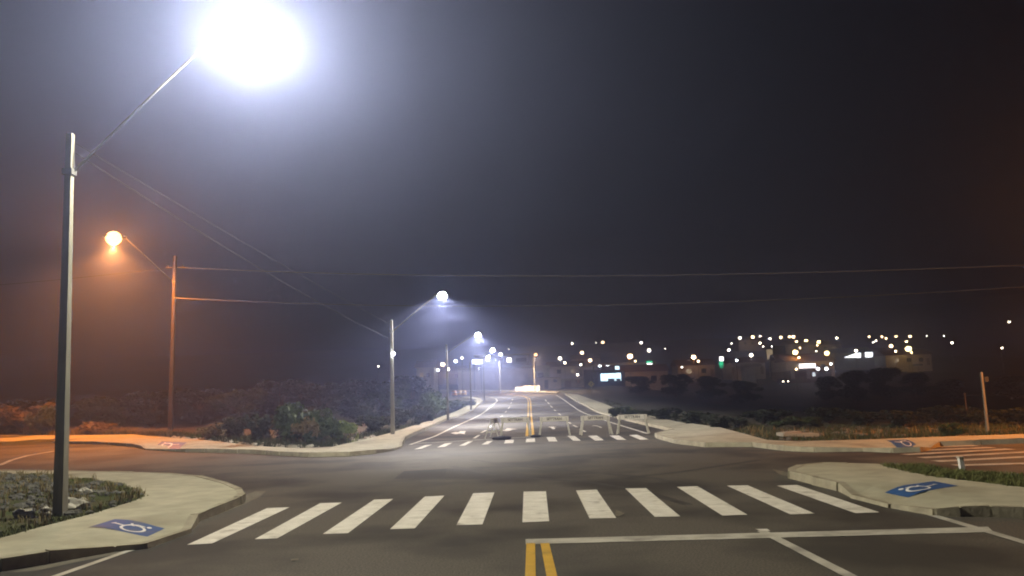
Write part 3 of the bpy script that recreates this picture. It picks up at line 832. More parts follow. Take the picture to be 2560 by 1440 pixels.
b1 = at(150, 1290, .13); b1.z = .1
h1 = dist(634, 62, b1.y + 1.1)
main_lamp = street_lamp(b1, dist(178, 335, b1.y).z - .1, (dist(180, 430, b1.y).z - .1), h1, 'led_lens', MAIN_POWER, MAIN, 'tall square concrete lamp pole on the rubble island with the dazzling white lamp', 'white street lamps', .19, .115, big=1.25)
main_lamp.rotation_euler = (0, -.016, 0)
for (bx, by, D, hx, hy, ax, ay, tz, lab) in [
    (982, 1090, 47.0, 1101, 738, 982, 828, 800, 'concrete lamp pole on the far pavement with white lamp, nearest beyond the bushes'),
    (1120, 1048, 75.0, 1192, 837, 1120, 882, 862, 'white street lamp pole next in line up the street, second beyond the bushes'),
    (1178, 1027, 103.0, 1230, 875, 1180, 916, 905, 'white street lamp pole third up the street before the bend'),
    (1211, 1003, 128.0, 1219, 892, 1209, 922, 912, 'last thin white street lamp pole at the bend')]:
    base = dist(bx, by, D); base.z = prof(D) + .12
    hd = dist(hx, hy, D)
    e = street_lamp(base, dist(ax, tz, D).z - base.z, dist(ax, ay, D).z - base.z, hd, 'led_lens_far', LED_POWER * (.95 if D < 50 else 1.4), LED, lab, 'white street lamps', .22, .14, big=1.1)
    if D == 47.0:
        q = dist(984, 885, D) - base
        w = MB().tube([(0, 0, q.z), (q.x + .05, -.12, q.z)], .03, 6).build('side_bracket', M['galv'], e)
        MB().ball((q.x + .02, -.17, q.z), .085, 10, 7).build('small_bulb', M['led_lens_far'], w, True)
for (px, py, D, lm, c_, lab) in [(1251, 886, 154.0, 'led_lens_far', LED, 'white street lamp behind the bend in front of the long wall'),
                                 (1339, 886, 156.0, 'sodium_lens', (1, .62, .30), 'warm street lamp behind the white road blocks at the bend')]:
    hd = dist(px, py, D)
    base = Vector((hd.x - .3, D + 3.6, prof(D + 3.6) + .12))
    street_lamp(base, hd.z - base.z - .2, hd.z - base.z - .9, hd, lm, LED_POWER * .9, c_, lab, 'street lamps at the bend', .22, .14, big=1.1)
# orange lamp on the timber power pole
D6 = at(426, 1085).y
b6 = dist(426, 1085, D6); b6.z = terrain(b6.x, D6)
pole6 = street_lamp(b6, dist(430, 640, D6).z - b6.z, dist(430, 705, D6).z - b6.z, dist(292, 592, D6 - 2), 'sodium_lens', SODIUM_POWER * 1.6, SODIUM, 'tall power pole with orange lamp on a raised arm', 'orange street lamps', .3, .2, 'old_wood', big=2.2, name='power_pole')
zc = dist(430, 668, D6).z - b6.z
ca = MB().box((0, .14, zc), (1.5, .09, .11)).build('crossarm', M['old_wood'], pole6)
for s_ in (-.6, .6): MB().tube([(s_, .14, zc + .05), (s_, .14, zc + .2)], .035, 8).build('insulator', M['housing'], ca)
# the next pole of the same line, and the orange lamp over the striped side crossing
b7 = Vector((33.5, 46.0, terrain(33.5, 46)))
e = empty('power_pole', b7); tag(e, 'timber power pole carrying the long wires past the dark field', 'power pole')
MB().box((0, 0, 5.3), (.3, .3, 10.6), taper=.65).build('pole', M['old_wood'], e)
MB().box((0, .14, 10.1), (1.5, .09, .11)).build('crossarm', M['old_wood'], e)
b8 = Vector((27.0, 32.5, .1))
street_lamp(b8, 8.2, 7.4, Vector((25.2, 29.6, 8.6)), 'sodium_lens', SODIUM_POWER * .4, SODIUM, 'orange street lamp standing over the striped side crossing', 'orange street lamps', .22, .14, 'pole', big=1.4)

# ------------------------------------------------------------------ wires
def wire(a, b, sag, r, label, name='overhead_wire'):
    a, b = Vector(a), Vector(b)
    pts = [a.lerp(b, i / 40) - Vector((0, 0, sag * 4 * (i / 40) * (1 - i / 40))) for i in range(41)]
    tag(MB().tube(pts, r, 5).build(name, M['bright_wire' if r > .0105 else 'wire'], smooth_=True), label, 'wire', 'wires over the street')
z6 = lambda py: dist(430, py, D6).z
wire((b6.x, D6 + .1, z6(668)), (33.5, 46.1, dist(1280 + 33.5 / 46 * 2000, 655, 46).z), .75, .021, 'topmost long wire crossing the sky above the far street')
wire((b6.x, D6 - .1, z6(745)), (33.5, 45.9, dist(1280 + 33.5 / 46 * 2000, 706, 46).z), 1.0, .014, 'lower thin wire crossing the sky above the barriers')
wire((b6.x, D6 + .1, z6(668)), (-75, D6 + 10, z6(668)), .5, .01, 'wire running from the orange lamp pole away from the street')
b2 = dist(982, 1090, 47.0)
wire((b1.x, b1.y, 7.2), (b2.x, 47, dist(982, 848, 47).z), .25, .004, 'slanting wire between the tall lamp pole and the next pole')
wire((b1.x, b1.y, 7.4), (b2.x, 47, dist(982, 812, 47).z), .1, .003, 'thin upper wire between the tall lamp pole and the next pole')
DF = at(2470, 1084).y
pf = dist(2470, 1083, DF); pf.z = terrain(pf.x, DF)
e = empty('fence_post', pf); tag(e, 'bare grey fence post standing at the edge of the dark field', 'fence post')
hp = dist(2456, 930, DF).z - pf.z
MB().box((0, 0, hp / 2), (.09, .09, hp), taper=.8).build('shaft', M['pole'], e)
MB().box((.16, 0, hp - .3), (.15, .1, .2)).build('meter_box', M['dark_panel'], e)
p0, p1 = dist(2412, 987, DF + 8), dist(2600, 982, DF - 1)
wire(p0, p1, .06, .008, 'faint fence wire passing behind the grey post', 'fence_wire')
e = empty('fence_stake', (p0.x, p0.y, terrain(p0.x, p0.y))); tag(e, 'thin dark stake carrying the fence wire in the field', 'fence post')
hs = p0.z - terrain(p0.x, p0.y)
MB().box((0, 0, hs / 2 + .05), (.06, .06, hs + .1), taper=.8).build('shaft', M['old_wood'], e)

# ------------------------------------------------------------------ barriers across the far street
def text_mesh(body, size):
    cu = bpy.data.curves.new('lettering', 'FONT')
    cu.body = body; cu.size = size; cu.align_x = 'CENTER'; cu.align_y = 'CENTER'; cu.extrude = .002; cu.offset = .004
    o = bpy.data.objects.new('lettering', cu)
    col.objects.link(o)
    bpy.context.view_layer.update()
    me = bpy.data.meshes.new_from_object(o)
    bpy.data.objects.remove(o)
    me.name = 'lettering'
    me.materials.clear(); me.materials.append(M['ink'])
    return me
letters = text_mesh('SETTRAN', .19)

def barrier_proto():
    e = empty('road_barrier', (0, 0, -50))
    for s in (-1, 1):
        pl = MB().box((0, s * .06, .86), (1.5, .03, .24), rx=s * .12).build('plank', M['barrier_white'], e)
        o = bpy.data.objects.new('lettering', letters)
        col.objects.link(o); o.parent = pl
        o.matrix_local = Matrix.Translation((0, s * .08, .86)) @ Matrix.Rotation(0 if s < 0 else math.pi, 4, 'Z') @ Matrix.Rotation(R(90) - .12, 4, 'X')
    for sx in (-1, 1):
        for sy in (-1, 1):
            a, b = Vector((sx * .62, sy * .035, .97)), Vector((sx * .80, sy * .36, 0))
            mb = MB()
            d = (b - a); u = Vector((1, 0, 0)); n_ = d.cross(u).normalized()
            u = n_.cross(d).normalized()
            v = [p + u * i * .042 + n_ * j * .02 for p in (b, a) for i, j in ((-1, -1), (1, -1), (1, 1), (-1, 1))]
            mb.add(v, [[3, 2, 1, 0], [4, 5, 6, 7], [0, 1, 5, 4], [1, 2, 6, 5], [2, 3, 7, 6], [3, 0, 4, 7]])
            mb.build('leg', M['barrier_frame'], e)
        MB().box((sx * .735, 0, .32), (.03, .46, .05)).build('stretcher', M['barrier_frame'], e)
    return e
bp = barrier_proto()
BAR = [(1236, 1094, 82, 'white trestle barrier turned end-on beside the lane line'), (1289, 1090.5, 3, 'white trestle barrier between the end-on one and the yellow line'),
       (1387, 1089, -4, 'white trestle barrier just past the yellow centre line'), (1490, 1086.5, 3, 'white trestle barrier over the curved arrow'),
       (1583, 1084.5, -14, 'white trestle barrier standing aslant at the edge line near the kerb')]
for i, (px, py, rz, lab) in enumerate(BAR):
    e = bp if i == 0 else copy_tree(bp)
    e.location = at(px, py); e.rotation_euler = (0, 0, R(rz))
    tag(e, lab, 'barrier', 'white trestle barriers across the street')
p = at(1252, 1099.5)
e = MB().ball((0, 0, .09), (.42, .17, .1), 12, 7, .5, 3).ball((.32, .05, .07), (.2, .12, .08), 10, 6, .4, 5).build('sandbag', M['ink'], smooth_=True)
e.location = p; e.rotation_euler = (0, 0, .2); tag(e, 'dark sagging sandbag at the foot of the end-on barrier', 'sandbag')
p = at(1338, 1093.2)
e = MB().ball((0, 0, .06), (.28, .12, .07), 12, 7, .5, 8).build('sandbag', M['ink'], smooth_=True)
e.location = p; tag(e, 'small dark sandbag at the foot of the yellow centre line', 'sandbag')

# ------------------------------------------------------------------ things at the bend
def jersey(px0, px1, py1, dD, h, label):
    D = at((px0 + px1) / 2, 980).y + dD
    a, b = dist(px0, py1, D), dist(px1, py1, D)
    w = b.x - a.x
    e = empty('road_block', ((a.x + b.x) / 2, D, prof(D) + .16)); tag(e, label, 'road block', 'white road blocks at the bend')
    s = [(-.32, 0), (-.32, .12), (-.16, .38), (-.12, h), (.12, h), (.16, .38), (.32, .12), (.32, 0)]
    v = [(x, y, z) for x in (-w / 2 + .02, w / 2 - .02) for y, z in s]
    f = [[i, i + 8, (i + 1) % 8 + 8, (i + 1) % 8] for i in range(8)] + [list(range(8)), list(range(15, 7, -1))]
    link('body', v, f, M['barrier_white'], e)
    MB().box((0, -.335, .04), (w * .3, .02, .06)).build('forklift_slot', M['ink'], e)
jersey(1288, 1309, 982, 0, .85, 'low white road block at the house end of the row')
jersey(1309, 1329, 982, .3, 1.1, 'taller white road block in the middle of the row')
jersey(1329, 1350, 982, .7, 1.05, 'white road block at the yellow sign end of the row')
def drum(px, py, D, m, label):
    p = at(px, py); D = p.y
    e = empty('traffic_drum', (p.x, D, prof(D))); tag(e, label, 'traffic drum', 'plastic drums at the bend')
    MB().tube([(0, 0, .08), (0, 0, .5), (0, 0, .55), (0, 0, .95), (0, 0, 1.0)], [.5, .46, .43, .4, .3], 16).build('body', M[m], e, True)
    MB().tube([(0, 0, 0), (0, 0, .08)], [.6, .58], 16).build('base', M['ink'], e, True)
    MB().tube([(0, 0, .6), (0, 0, .74)], [.435, .42], 16, False).build('band', M['sign_white'], e, True)
drum(1136, 990, 127, 'orange_plastic', 'orange plastic drum at the inner side of the bend')
drum(1149, 989, 130, 'yellow_plastic', 'yellow plastic drum between the orange drum and the road')
drum(1160, 989, 133, 'yellow_plastic', 'yellow plastic drum closest to the road at the bend')
p = dist(1478, 960, 128)
zt = terrain(p.x, 128)
e = empty('warning_sign', (p.x, 128, zt)); tag(e, 'yellow diamond warning sign on a post beyond the bend', 'road sign')
MB().tube([(0, .04, 0), (0, .04, p.z - zt + .3)], .04, 8).build('post', M['galv'], e, True)
pn = MB().box((0, 0, p.z - zt), (.72, .02, .72), ry=R(45)).build('panel', M['yellow_sign'], e)
MB().box((0, -.014, p.z - zt), (.1, .004, .4)).box((.07, -.014, p.z - zt + .12), (.1, .004, .1), ry=R(45)).build('arrow', M['ink'], pn)

# ------------------------------------------------------------------ buildings of the town
def bx(name, px0, px1, py0, py1, D, depth, m, parent, origin):
    """Box whose front spans these pixels at forward distance D."""
    a, b = dist(px0, py1, D) - origin, dist(px1, py0, D) - origin
    return MB().box(((a.x + b.x) / 2, D - origin.y + depth / 2, (a.z + b.z) / 2), (b.x - a.x, depth, b.z - a.z)).build(name, M[m] if isinstance(m, str) else m, parent)

def building(name, px0, px1, ptop, pbot, D, depth, m, label, cat='building', roof=None, grp=None):
    a, b = dist(px0, pbot, D), dist(px1, ptop, D)
    g = min(terrain(a.x, D), terrain(b.x, D), a.z) - .3
    org = Vector(((a.x + b.x) / 2, D, g))
    e = empty(name, org); tag(e, label, cat, grp)
    w, h = b.x - a.x, b.z - g
    MB().box((0, depth / 2, h / 2), (w, depth, h)).build('wall', M[m], e)
    if roof:
        rm, rh, ov = roof
        v = [(-w / 2 - ov, -ov, h), (w / 2 + ov, -ov, h), (w / 2 + ov, depth + ov, h), (-w / 2 - ov, depth + ov, h), (-w / 2 - ov, depth / 2, h + rh), (w / 2 + ov, depth / 2, h + rh)]
        link('roof', v, [[0, 1, 5, 4], [2, 3, 4, 5], [0, 4, 3], [1, 2, 5], [3, 2, 1, 0]], M[rm], e)
    return e, org

M['glow_white'] = glow('self_glow_white', (.85, .93, 1.0), 1.5)  # glow put into pump and meter surfaces so they look lit
M['win_blue'] = glow('window_cool', (.62, .86, .95), 3.2)
M['win_bright'] = glow('panel_white', (.92, .96, 1.0), 6)
M['win_dim'] = glow('panel_dim', (.55, .58, .75), .10)
M['win_warm'] = glow('window_warm', (1.0, .75, .45), .5)
M['sign_lit'] = glow('sign_lit', (1.0, .90, .88), 9)
M['sign_green'] = glow('sign_green', (.05, .75, .35), 1.5)
M['lamp_white'] = glow('town_lamp_white', (1.0, .84, .62), 26)
M['lamp_cool'] = glow('town_lamp_cool', (.9, .95, 1.0), 30)
M['lamp_orange'] = glow('town_lamp_orange', (1.0, .66, .34), 22)
M['lamp_dim'] = glow('town_lamp_dim', (1.0, .9, .75), 14)
M['lamp_yellow'] = glow('town_lamp_yellow', (1.0, .70, .26), 22)

# yellow lit house by the second far lamp
e, og = building('house', 1042, 1084, 918, 962, 168, 9, 'plaster', 'yellow lit house half hidden by the trees near the second far lamp', 'house', ('roof_tile', 1.6, .5))
w = bx('window', 1050, 1058, 932, 943, 167.94, .08, 'win_warm', e, og)
bx('window', 1066, 1074, 932, 943, 167.94, .08, 'dark_glass', e, og)
bx('door', 1058, 1064, 940, 956, 167.94, .08, 'wood', e, og)
# long pale boundary wall and the sheds behind it
e, og = building('boundary_wall', 1146, 1335, 921, 966, 176, .4, 'plaster', 'long pale plastered wall beyond the bend', 'wall')
bx('coping', 1144, 1337, 919, 922, 175.9, .6, 'block', e, og)
e, og = building('shed', 1306, 1374, 926, 950, 182, 12, 'green_sheet', 'pale green metal shed above the end of the long wall', 'shed', ('green_sheet', 1.4, .3))
bx('door', 1345, 1358, 932, 950, 181.94, .06, 'dark_panel', e, og)
e, og = building('workshop', 1336, 1402, 944, 972, 173, 8, 'block', 'low block built workshop behind the white road blocks', 'building')
bx('door', 1362, 1370, 950, 972, 172.94, .06, 'dark_panel', e, og)
bx('window', 1384, 1392, 948, 955, 172.94, .06, 'dark_glass', e, og)
bx('roof', 1334, 1404, 941.5, 944, 172.8, 8.4, 'block', e, og)
e, og = building('garage_shed', 1404, 1460, 945, 968, 178, 7, 'block', 'low block garage between the workshop and the yellow sign', 'building')
bx('door', 1412, 1428, 951, 968, 177.94, .06, 'brown_wall', e, og)
bx('window', 1440, 1450, 950, 957, 177.94, .06, 'dark_glass', e, og)
# long two storey building above
e, og = building('long_building', 1186, 1322, 887, 916, 214, 14, 'plaster', 'long pale two storey building with lit window above the wall', 'building')
bx('parapet', 1184, 1324, 885, 888, 213.7, 14.6, 'plaster', e, og)
for a in (1215, 1232, 1256): bx('window', a, a + 9, 895, 904, 213.94, .08, 'dark_glass', e, og)
w = bx('window', 1268, 1278, 895, 905, 213.94, .08, 'sign_lit', e, og)
bx('window', 1290, 1316, 894, 905, 213.94, .08, 'brown_wall', e, og)
bx('awning', 1186, 1322, 908, 910, 212.8, 1.1, 'block', e, og)
# lit billboard
def board(name, px0, px1, py0, py1, D, m, label, cat, posts=2, back_m='dark_panel'):
    a, b = dist(px0, py1, D), dist(px1, py0, D)
    org = Vector(((a.x + b.x) / 2, D, terrain((a.x + b.x) / 2, D)))
    e = empty(name, org); tag(e, label, cat)
    bx('frame', px0, px1, py0, py1, D, .4, back_m, e, org)
    bx('face', px0 + 1, px1 - 1, py0 + 1, py1 - 1, D - .06, .05, m, e, org)
    for k in range(posts):
        x = 0 if posts == 1 else (k - .5) * (b.x - a.x) * .6
        MB().box((x, .2, (a.z - org.z) / 2), (.3, .3, max(.3, a.z - org.z))).build('post', M['galv'], e)
    return e, org
board('billboard', 1180, 1207, 898, 911, 168, 'win_bright', 'glowing white billboard over the long wall', 'billboard')
board('billboard', 1935, 1963, 864, 906, 236, 'dark_panel', 'big dark unlit billboard back among the orange lamps', 'billboard')
board('sign_board', 1917, 1932, 872, 899, 230, 'win_warm', 'beige tall sign board on a single post beside the dark billboard', 'sign', 1)
board('sign_board', 1944, 1957, 883, 895, 232, 'win_dim', 'small greyish square board in front of the dark billboard', 'sign', 1)
# petrol station canopy and shop
a, b = dist(1486, 913, 186), dist(1640, 898, 206)
e = empty('canopy', (dist(1565, 950, 196).x, 196, terrain(dist(1565, 950, 196).x, 196))); tag(e, 'long flat canopy with small lights over the lit shop', 'canopy')
org = e.location.copy()
zc = a.z - org.z
L0, L1 = Vector((a.x - org.x, -10, zc)), Vector((b.x - org.x, 10, zc + 1.0))
v = []
for p, dd in ((L0, 0), (L1, 0)):
    v += [(p.x, p.y, zc), (p.x, p.y, zc + .35 + (.75 if p is L1 else 0)), (p.x - 1, p.y + 9, zc + .35 + (.75 if p is L1 else 0)), (p.x - 1, p.y + 9, zc)]
roof = link('roof', v, [[0, 4, 5, 1], [1, 5, 6, 2], [2, 6, 7, 3], [3, 7, 4, 0], [0, 1, 2, 3], [7, 6, 5, 4]], M['plaster'], e)
for t in (.08, .2, .39, .62, .8):
    q = L0.lerp(Vector((L1.x, L1.y, zc)), t)
    MB().tube([(q.x, q.y + .5, zc - .02), (q.x, q.y + .5, zc - .3)], [.3, .22], 10).build('downlight', M['lamp_cool'], roof)
for t in (.04, .5, .95):
    q = L0.lerp(Vector((L1.x, L1.y, zc)), t)
    MB().box((q.x - .4, q.y + 5, zc / 2), (.35, .35, zc)).build('column', M['galv'], e)
e, og = building('shop', 1494, 1562, 928, 962, 178, 10, 'blue_wall', 'blue shop with wide glowing shop window', 'shop')
w = bx('shop_window', 1502, 1537, 933, 953, 177.92, .1, 'win_blue', e, og)
bx('display', 1520, 1536, 946, 953, 177.8, .06, 'win_dim', w, og)
w2 = bx('shop_window', 1539, 1552, 932, 952, 177.92, .1, 'win_blue', e, og)
bx('display', 1541, 1551, 946, 952, 177.8, .06, 'win_dim', w2, og)
bx('roof', 1492, 1564, 926, 928.5, 177.6, 10.6, 'dark_panel', e, og)
point('canopy_light', dist(1592, 917, 186), 120, (.8, 1.0, .8), size=.4)
point('canopy_light', dist(1560, 905, 180), 60, (1.0, .75, .5), size=.4)
point('shop_light', dist(1522, 945, 174.5), 60, (.7, .9, 1.0), size=.5)
board('sign_board', 1537, 1549, 914, 925, 182, 'win_blue', 'lit square sign hanging over the shop window', 'sign', 1)
p = dist(1591, 930, 188)
e = empty('fuel_pump', (p.x, 188, terrain(p.x, 188))); tag(e, 'white lit fuel pump stack under the canopy', 'fuel pump')
org = e.location.copy()
bx('body', 1586, 1596, 912, 936, 188, .8, 'glow_white', e, org)
bx('screen', 1581, 1600, 921, 926, 187.8, .2, 'glow_white', e, org)
bx('plinth', 1583, 1599, 928, 932, 187.8, 1.2, 'plaster', e, org)
e, org = board('sign_board', 1617, 1631, 907, 918, 190, 'sign_lit', 'bright white box sign with green top at the canopy corner', 'sign', 1)
bx('top_band', 1616, 1631, 902, 907, 190, .4, 'sign_green', e, org)
e, org = board('totem_sign', 1798, 1809, 891, 903, 205, 'sign_lit', 'tall green and white totem sign', 'sign', 1)
bx('green_band', 1799, 1808, 903.5, 913, 205, .4, 'sign_green', e, org)
bx('price_row', 1800, 1808, 914, 916, 205, .4, 'sign_green', e, org)
bx('price_row', 1800, 1808, 918, 919.5, 205, .4, 'sign_green', e, org)
# pale roof, lit garage, wedge and square of light
e, og = building('pale_roof_building', 1852, 1888, 916, 925, 212, 9, 'plaster', 'building with pale pitched roof behind the dark trees', 'building', ('plaster', 1.3, 1.8))
e, og = building('garage', 1960, 2078, 925, 948, 208, 10, 'brown_wall', 'garage with bright white roof sign and brown door', 'building')
bx('fascia', 1975, 2060, 922, 925, 207.6, 10.8, 'plaster', e, og)
bx('door', 1990, 2016, 930, 942, 207.94, .06, 'roof_tile', e, og)
bx('pier', 1979, 1986, 927, 947, 207.8, .4, 'plaster', e, og)
bx('pier', 2018, 2025, 927, 947, 207.8, .4, 'plaster', e, og)
bx('roof_sign', 2000, 2038, 909, 920, 207.6, .5, 'sign_lit', e, og)
bx('white_meter', 2033, 2038, 931, 941, 207.7, .3, 'glow_white', e, og)
point('garage_light', dist(2020, 926, 204), 80, (1.0, .75, .55), size=.5)
e, og = building('hall', 2088, 2188, 880, 898, 262, 14, 'block', 'hall on the hillside with glaring white wedge and square windows', 'building', ('green_sheet', 2.0, .5))
a, b, c_, d_ = (dist(x, y, 261.8) - og for x, y in ((2110, 894), (2152, 894), (2152, 882), (2138, 884)))
link('gable_window', [a, b, c_, d_], [[0, 1, 2, 3]], M['win_bright'], e)
bx('window', 2164, 2181, 880, 893, 261.8, .1, 'win_bright', e, og)
point('hall_light', dist(2150, 885, 257), 200, (.9, 1.0, .85), size=.6)
p = dist(2295, 912, 215)
e = empty('tube_light', (p.x, 215, terrain(p.x, 215))); tag(e, 'faint bluish tube light alone in the dark field', 'light')
MB().box((0, 0, p.z - e.location.z), (2.6, .12, .45)).build('tube', M['win_dim'], e)
MB().box((0, .12, (p.z - e.location.z) / 2), (.12, .1, p.z - e.location.z)).build('post', M['galv'], e)
# parked car with its lamps on
p = dist(1956, 940, 205)
e = empty('car', (p.x, 205, terrain(p.x, 205))); tag(e, 'parked car with its two headlights on beside the lit garage', 'car')
hz = p.z - e.location.z
cz = max(0, hz - .4)
s = [(-2.1, .3), (-2.1, .75), (-1.3, .9), (-.7, 1.4), (.9, 1.4), (1.5, .95), (2.1, .8), (2.1, .3)]
v = [(y, x, z) for y in (-.85, .85) for x, z in s]
link('body', v, [[i, (i + 1) % 8, (i + 1) % 8 + 8, i + 8] for i in range(8)] + [list(range(7, -1, -1)), list(range(8, 16))], M['dark_panel'], e)
for sx in (-.62, .62): MB().ball((sx, -2.14, .68), (.17, .08, .13), 8, 6).build('headlight', M['lamp_white'], e, True)
for sx in (-.8, .8):
    for sy in (-1.3, 1.3): MB().tube([(sx - .1, sy, .32), (sx + .1, sy, .32)], .32, 14).build('wheel', M['ink'], e)

# ------------------------------------------------------------------ lamps of the town, each a post with its lamp
def town_lamp(px, py, r, kind, label, light=0.0, tall=None):
    best = None
    D = 172.0
    while D < 760:
        p = dist(px, py, D)
        h = p.z - terrain(p.x, D)
        sc = abs(h - (tall or 7.0)) + D * .002
        if 2.2 < h and (best is None or sc < best[0]): best = (sc, D, h, p)
        D += 6
    if best is None:
        D = 172.0; p = dist(px, py, D); best = (0, D, max(.5, p.z - terrain(p.x, D)), p)
    _, D, h, p = best
    rad = min(1.0, max(.22, r * D / FPX * .72))
    e = empty('town_lamp', (p.x, D, p.z - h)); tag(e, label, 'street lamp', 'lamps of the town on the hillside')
    MB().tube([(0, .35, 0), (0, .35, h * .96), (0, .1, h + rad * .6)], [.08, .06, .04], 6).build('post', M['galv'], e)
    MB().ball((0, 0, h), (rad, rad, rad * .85), 10, 7).build('lamp_globe', M['lamp_' + kind], e, True)
    if light:
        col_ = {'orange': SODIUM, 'yellow': (1, .5, .06), 'white': (1, .8, .6), 'cool': LED, 'dim': (1, .9, .7)}[kind]
        point('lamp_light', (0, -rad - .25, h - rad - .1), light * .4, col_, e, .3)
TL = [
 (1055,911,6,'white','lamp just above the yellow lit house', 500), (1071,911,5,'cool','white lamp close beside the one above the yellow house', 0), (1048,921,6,'white','lamp lowest at the corner of the yellow house', 300),
 (1052,932,2,'dim','tiny porch lamp on the yellow house front', 0), (1107,911,7,'orange','orange lamp next to the second far lamp pole', 700), (1095,925,4,'cool','white lamp low between the house and the second far pole', 0),
 (1120,923,5,'white','lamp seen right against the second far lamp pole', 200), (1139,903,5,'cool','white lamp alone between the second pole and the billboard', 0), (1155,895,2,'dim','faint light high above the lone white lamp', 0),
 (1250,907,6,'orange','warm lamp on the front of the long pale building', 300), (1197,922,3,'cool','flat white light under the glowing billboard', 0),
 (1272,873,2,'dim','faint light above the long pale building', 0), (1306,903,2,'dim','faint light at the dark window of the long pale building', 0),
 (1400,896,6,'white','lamp above the low block garage', 300), (1412,907,4,'white','smaller lamp just below the one above the block garage', 0), (1430,859,4,'white','highest white lamp above the block garage', 0),
 (1455,882,6,'orange','orange lamp with red halo above the yellow sign', 700), (1475,901,6,'orange','second orange lamp just under the red halo lamp', 300), (1452,912,4,'white','flat light under the two red halo lamps', 0),
 (1444,937,4,'white','flat lamp on a mast just above the block garage roof', 150), (1490,857,2,'dim','dim twin of the bright ridge lamp above the shop', 0), (1507,856,5,'orange','bright ridge lamp above the shop', 0),
 (1603,857,4,'white','lone ridge lamp above the canopy', 0), (1575,891,9,'orange','big orange lamp glowing over the canopy', 1300), (1623,876,6,'white','lamp above the canopy corner sign', 300), (1588,903,3,'orange','tiny orange lamp below the big one at the canopy', 0),
 (1663,872,2,'dim','faint light between the canopy and the lamp with two heads', 0), (1734,893,8,'orange','orange lamp with a small companion before the totem', 900), (1746,903,4,'orange','small companion under the orange lamp before the totem', 0),
 (1705,918,2,'dim','faint bluish light low before the totem', 0), (1850,845,5,'white','first lamp of the ridge row above the totem', 0), (1882,843,6,'orange','second lamp of the ridge row, brighter than its neighbours', 400),
 (1900,841,4,'white','third lamp of the ridge row, close to the brighter one', 0), (1925,847,4,'white','lamp hanging lowest in the ridge row above the dark billboard', 0), (1952,844,5,'orange','ridge lamp over the dark billboard', 0),
 (1974,842,5,'orange','first of the twin lamps on the ridge', 0), (1983,842,6,'orange','second of the twin lamps on the ridge', 300), (1991,854,4,'orange','small lamp under the twin ridge lamps', 0),
 (2015,852,6,'yellow','yellowish lamp beside the twin ridge lamps', 300), (2047,855,6,'yellow','yellowish lamp next along from the twins', 300), (2043,863,3,'orange','tiny lamp under the yellowish pair', 0), (2092,845,4,'white','ridge lamp above the hall', 0),
 (1822,875,5,'white','lamp just above the totem sign', 0), (1829,859,3,'dim','pale unlit looking globe above the totem sign', 0), (1900,858,4,'white','lamp in the second row below the ridge', 0), (1908,866,3,'dim','dim lamp beside the beige sign top', 0),
 (1930,866,3,'dim','dim square lamp over the beige sign', 0), (1878,888,6,'white','lamp shining over the pale roof', 400), (1988,881,9,'yellow','big yellow lamp behind the dark billboard', 1300), (2000,870,3,'orange','tiny lamp above the big yellow one', 0),
 (1997,894,4,'orange','small lamp under the big yellow one', 0), (2067,883,8,'yellow','big yellow lamp before the hall', 1300), (2041,878,2,'dim','faint light between the two big yellow lamps', 0), (1842,901,3,'cool','cluster light low behind the totem', 100),
 (1991,923,3,'orange','small lamp under the garage roof sign', 0), (2045,922,5,'cool','first of two white lamps beside the garage', 200), (2066,922,5,'cool','second of two white lamps beside the garage', 200), (2077,910,3,'cool','flat white light above the two garage lamps', 0),
 (2140,877,5,'white','lamp on top of the white wedge window', 0), (2173,842,4,'orange','ridge lamp above the square window', 0), (2205,842,4,'orange','ridge lamp beside the lower one past the hall', 0), (2215,846,4,'orange','slightly lower lamp of the ridge pair past the hall', 0),
 (2190,852,3,'white','small lamp over the hall roof end', 0), (2183,856,3,'dim','dim lamp lying against the hall roof', 0), (2240,841,4,'orange','ridge lamp alone past the pair', 0), (2275,841,5,'orange','ridge lamp above the biggest yellow lamp', 0),
 (2266,854,4,'orange','lamp midway between the ridge and the biggest yellow lamp', 0), (2228,865,6,'orange','orange lamp with red halo past the hall', 700), (2239,878,4,'orange','small lamp under the red halo one past the hall', 0),
 (2271,872,10,'yellow','biggest yellow lamp at the end of the town', 800), (2279,881,3,'yellow','tiny lamp touching the biggest yellow one', 0), (2317,840,3,'dim','first faint ridge light beyond the town end', 0), (2360,840,3,'dim','second faint ridge light beyond the town end', 0),
 (2380,857,4,'white','lone white lamp on the dark slope beyond the town', 0), (2505,870,3,'white','lone lamp above the grey fence post', 0), (2523,805,4,'white','highest lone lamp far up the dark hill', 0), (946,916,3,'dim','tiny light among the dark trees by the first far pole', 0)]
for (px, py, r, kind, lab, li) in TL: town_lamp(px, py, r, kind, lab, li)

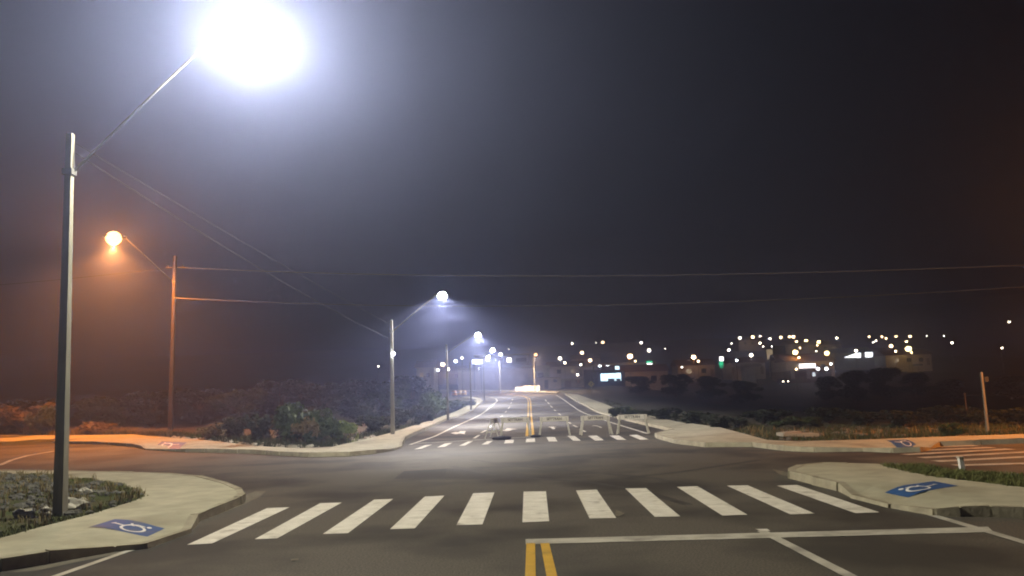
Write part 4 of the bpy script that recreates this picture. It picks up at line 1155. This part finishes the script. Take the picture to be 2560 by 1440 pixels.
# houses faintly lit by the lamps in front of them
M['house_wall'] = mat('house_wall', (.34, .30, .24), (.46, .42, .35), rough=.9, scale=.8)
def hill_house(px, py, w, h, label, off=0.0, wins=2):
    best = None
    D = 172.0
    while D < 760:
        p = dist(px, py, D); q = p.z - terrain(p.x, D)
        sc = abs(q - 7.0) + D * .002
        if 2.2 < q and (best is None or sc < best[0]): best = (sc, D, p)
        D += 6
    D = best[1] + 4.5; x = best[2].x + off
    g = min(terrain(x - w / 2, D), terrain(x + w / 2, D), terrain(x, D + 8)) - .4
    e = empty('house', (x, D, g)); tag(e, label, 'house', 'houses on the hillside')
    MB().box((0, 4, h / 2), (w, 8, h)).build('wall', M['house_wall'], e)
    v = [(-w / 2 - .5, -.5, h), (w / 2 + .5, -.5, h), (w / 2 + .5, 8.5, h), (-w / 2 - .5, 8.5, h), (-w / 2 - .5, 4, h + 1.7), (w / 2 + .5, 4, h + 1.7)]
    link('roof', v, [[0, 1, 5, 4], [2, 3, 4, 5], [0, 4, 3], [1, 2, 5], [3, 2, 1, 0]], M['roof_tile'], e)
    for k in range(wins):
        xx = w * ((k + .5) / wins - .5) * .8
        MB().box((xx, -.03, h - 1.6), (1.3, .1, 1.2)).build('window', M['win_warm' if (k + int(px)) % 3 == 0 else 'dark_glass'], e)
    MB().box((w * .42, -.03, h - 2.2), (.9, .08, 2.1)).build('door', M['brown_wall'], e)
for a in [(1575, 891, 14, 5, 'pale house under the big orange lamp over the canopy', 2), (1734, 893, 10, 5, 'house front lit by the orange lamp with a small companion', 1.5),
          (1878, 888, 12, 5, 'house front under the lamp shining over the pale roof', -1), (1988, 881, 13, 5.5, 'house lit by the big yellow lamp behind the dark billboard', 3),
          (2067, 883, 13, 5.5, 'house lit by the big yellow lamp before the hall', -3), (2271, 872, 14, 5.5, 'house lit by the biggest yellow lamp at the end of the town', 2),
          (2228, 865, 11, 5, 'house lit by the red halo lamp past the hall', -2), (2015, 852, 14, 6, 'ridge house under the first yellowish lamp by the twins', 1),
          (1882, 843, 14, 6, 'ridge house under the brighter lamp of the ridge row', 1), (1455, 882, 11, 5, 'house lit by the red halo lamp above the yellow sign', 2),
          (1400, 896, 11, 5, 'house under the lamp above the low block garage', 2), (1107, 911, 9, 4.5, 'house under the orange lamp beside the second far lamp pole', 2),
          (2047, 855, 13, 6, 'ridge house under the second yellowish lamp', 4)]:
    hill_house(*a, 3 if a[2] > 12 else 2)

# ------------------------------------------------------------------ night haze, thickened and tinted for a glow like lens glare
hz = MB().box((0, 575, 66), (1760, 1240, 140)).build('haze', None)
hz.data.materials.clear()
hm = bpy.data.materials.new('haze')
hm.use_nodes = True
nt = hm.node_tree
nt.nodes.clear()
out = nt.nodes.new('ShaderNodeOutputMaterial')
vol = nt.nodes.new('ShaderNodeVolumePrincipled')
vol.inputs['Color'].default_value = (.45, .535, 1.0, 1)
vol.inputs['Density'].default_value = HAZE_DENSITY
vol.inputs['Density Attribute'].default_value = ''
vol.inputs['Anisotropy'].default_value = HAZE_G
nt.links.new(vol.outputs[0], out.inputs['Volume'])
hm.cycles.homogeneous_volume = True
hz.data.materials.append(hm)
tag(hz, 'thin night haze tinted blue to imitate lens glare round the lamps', kind='stuff')
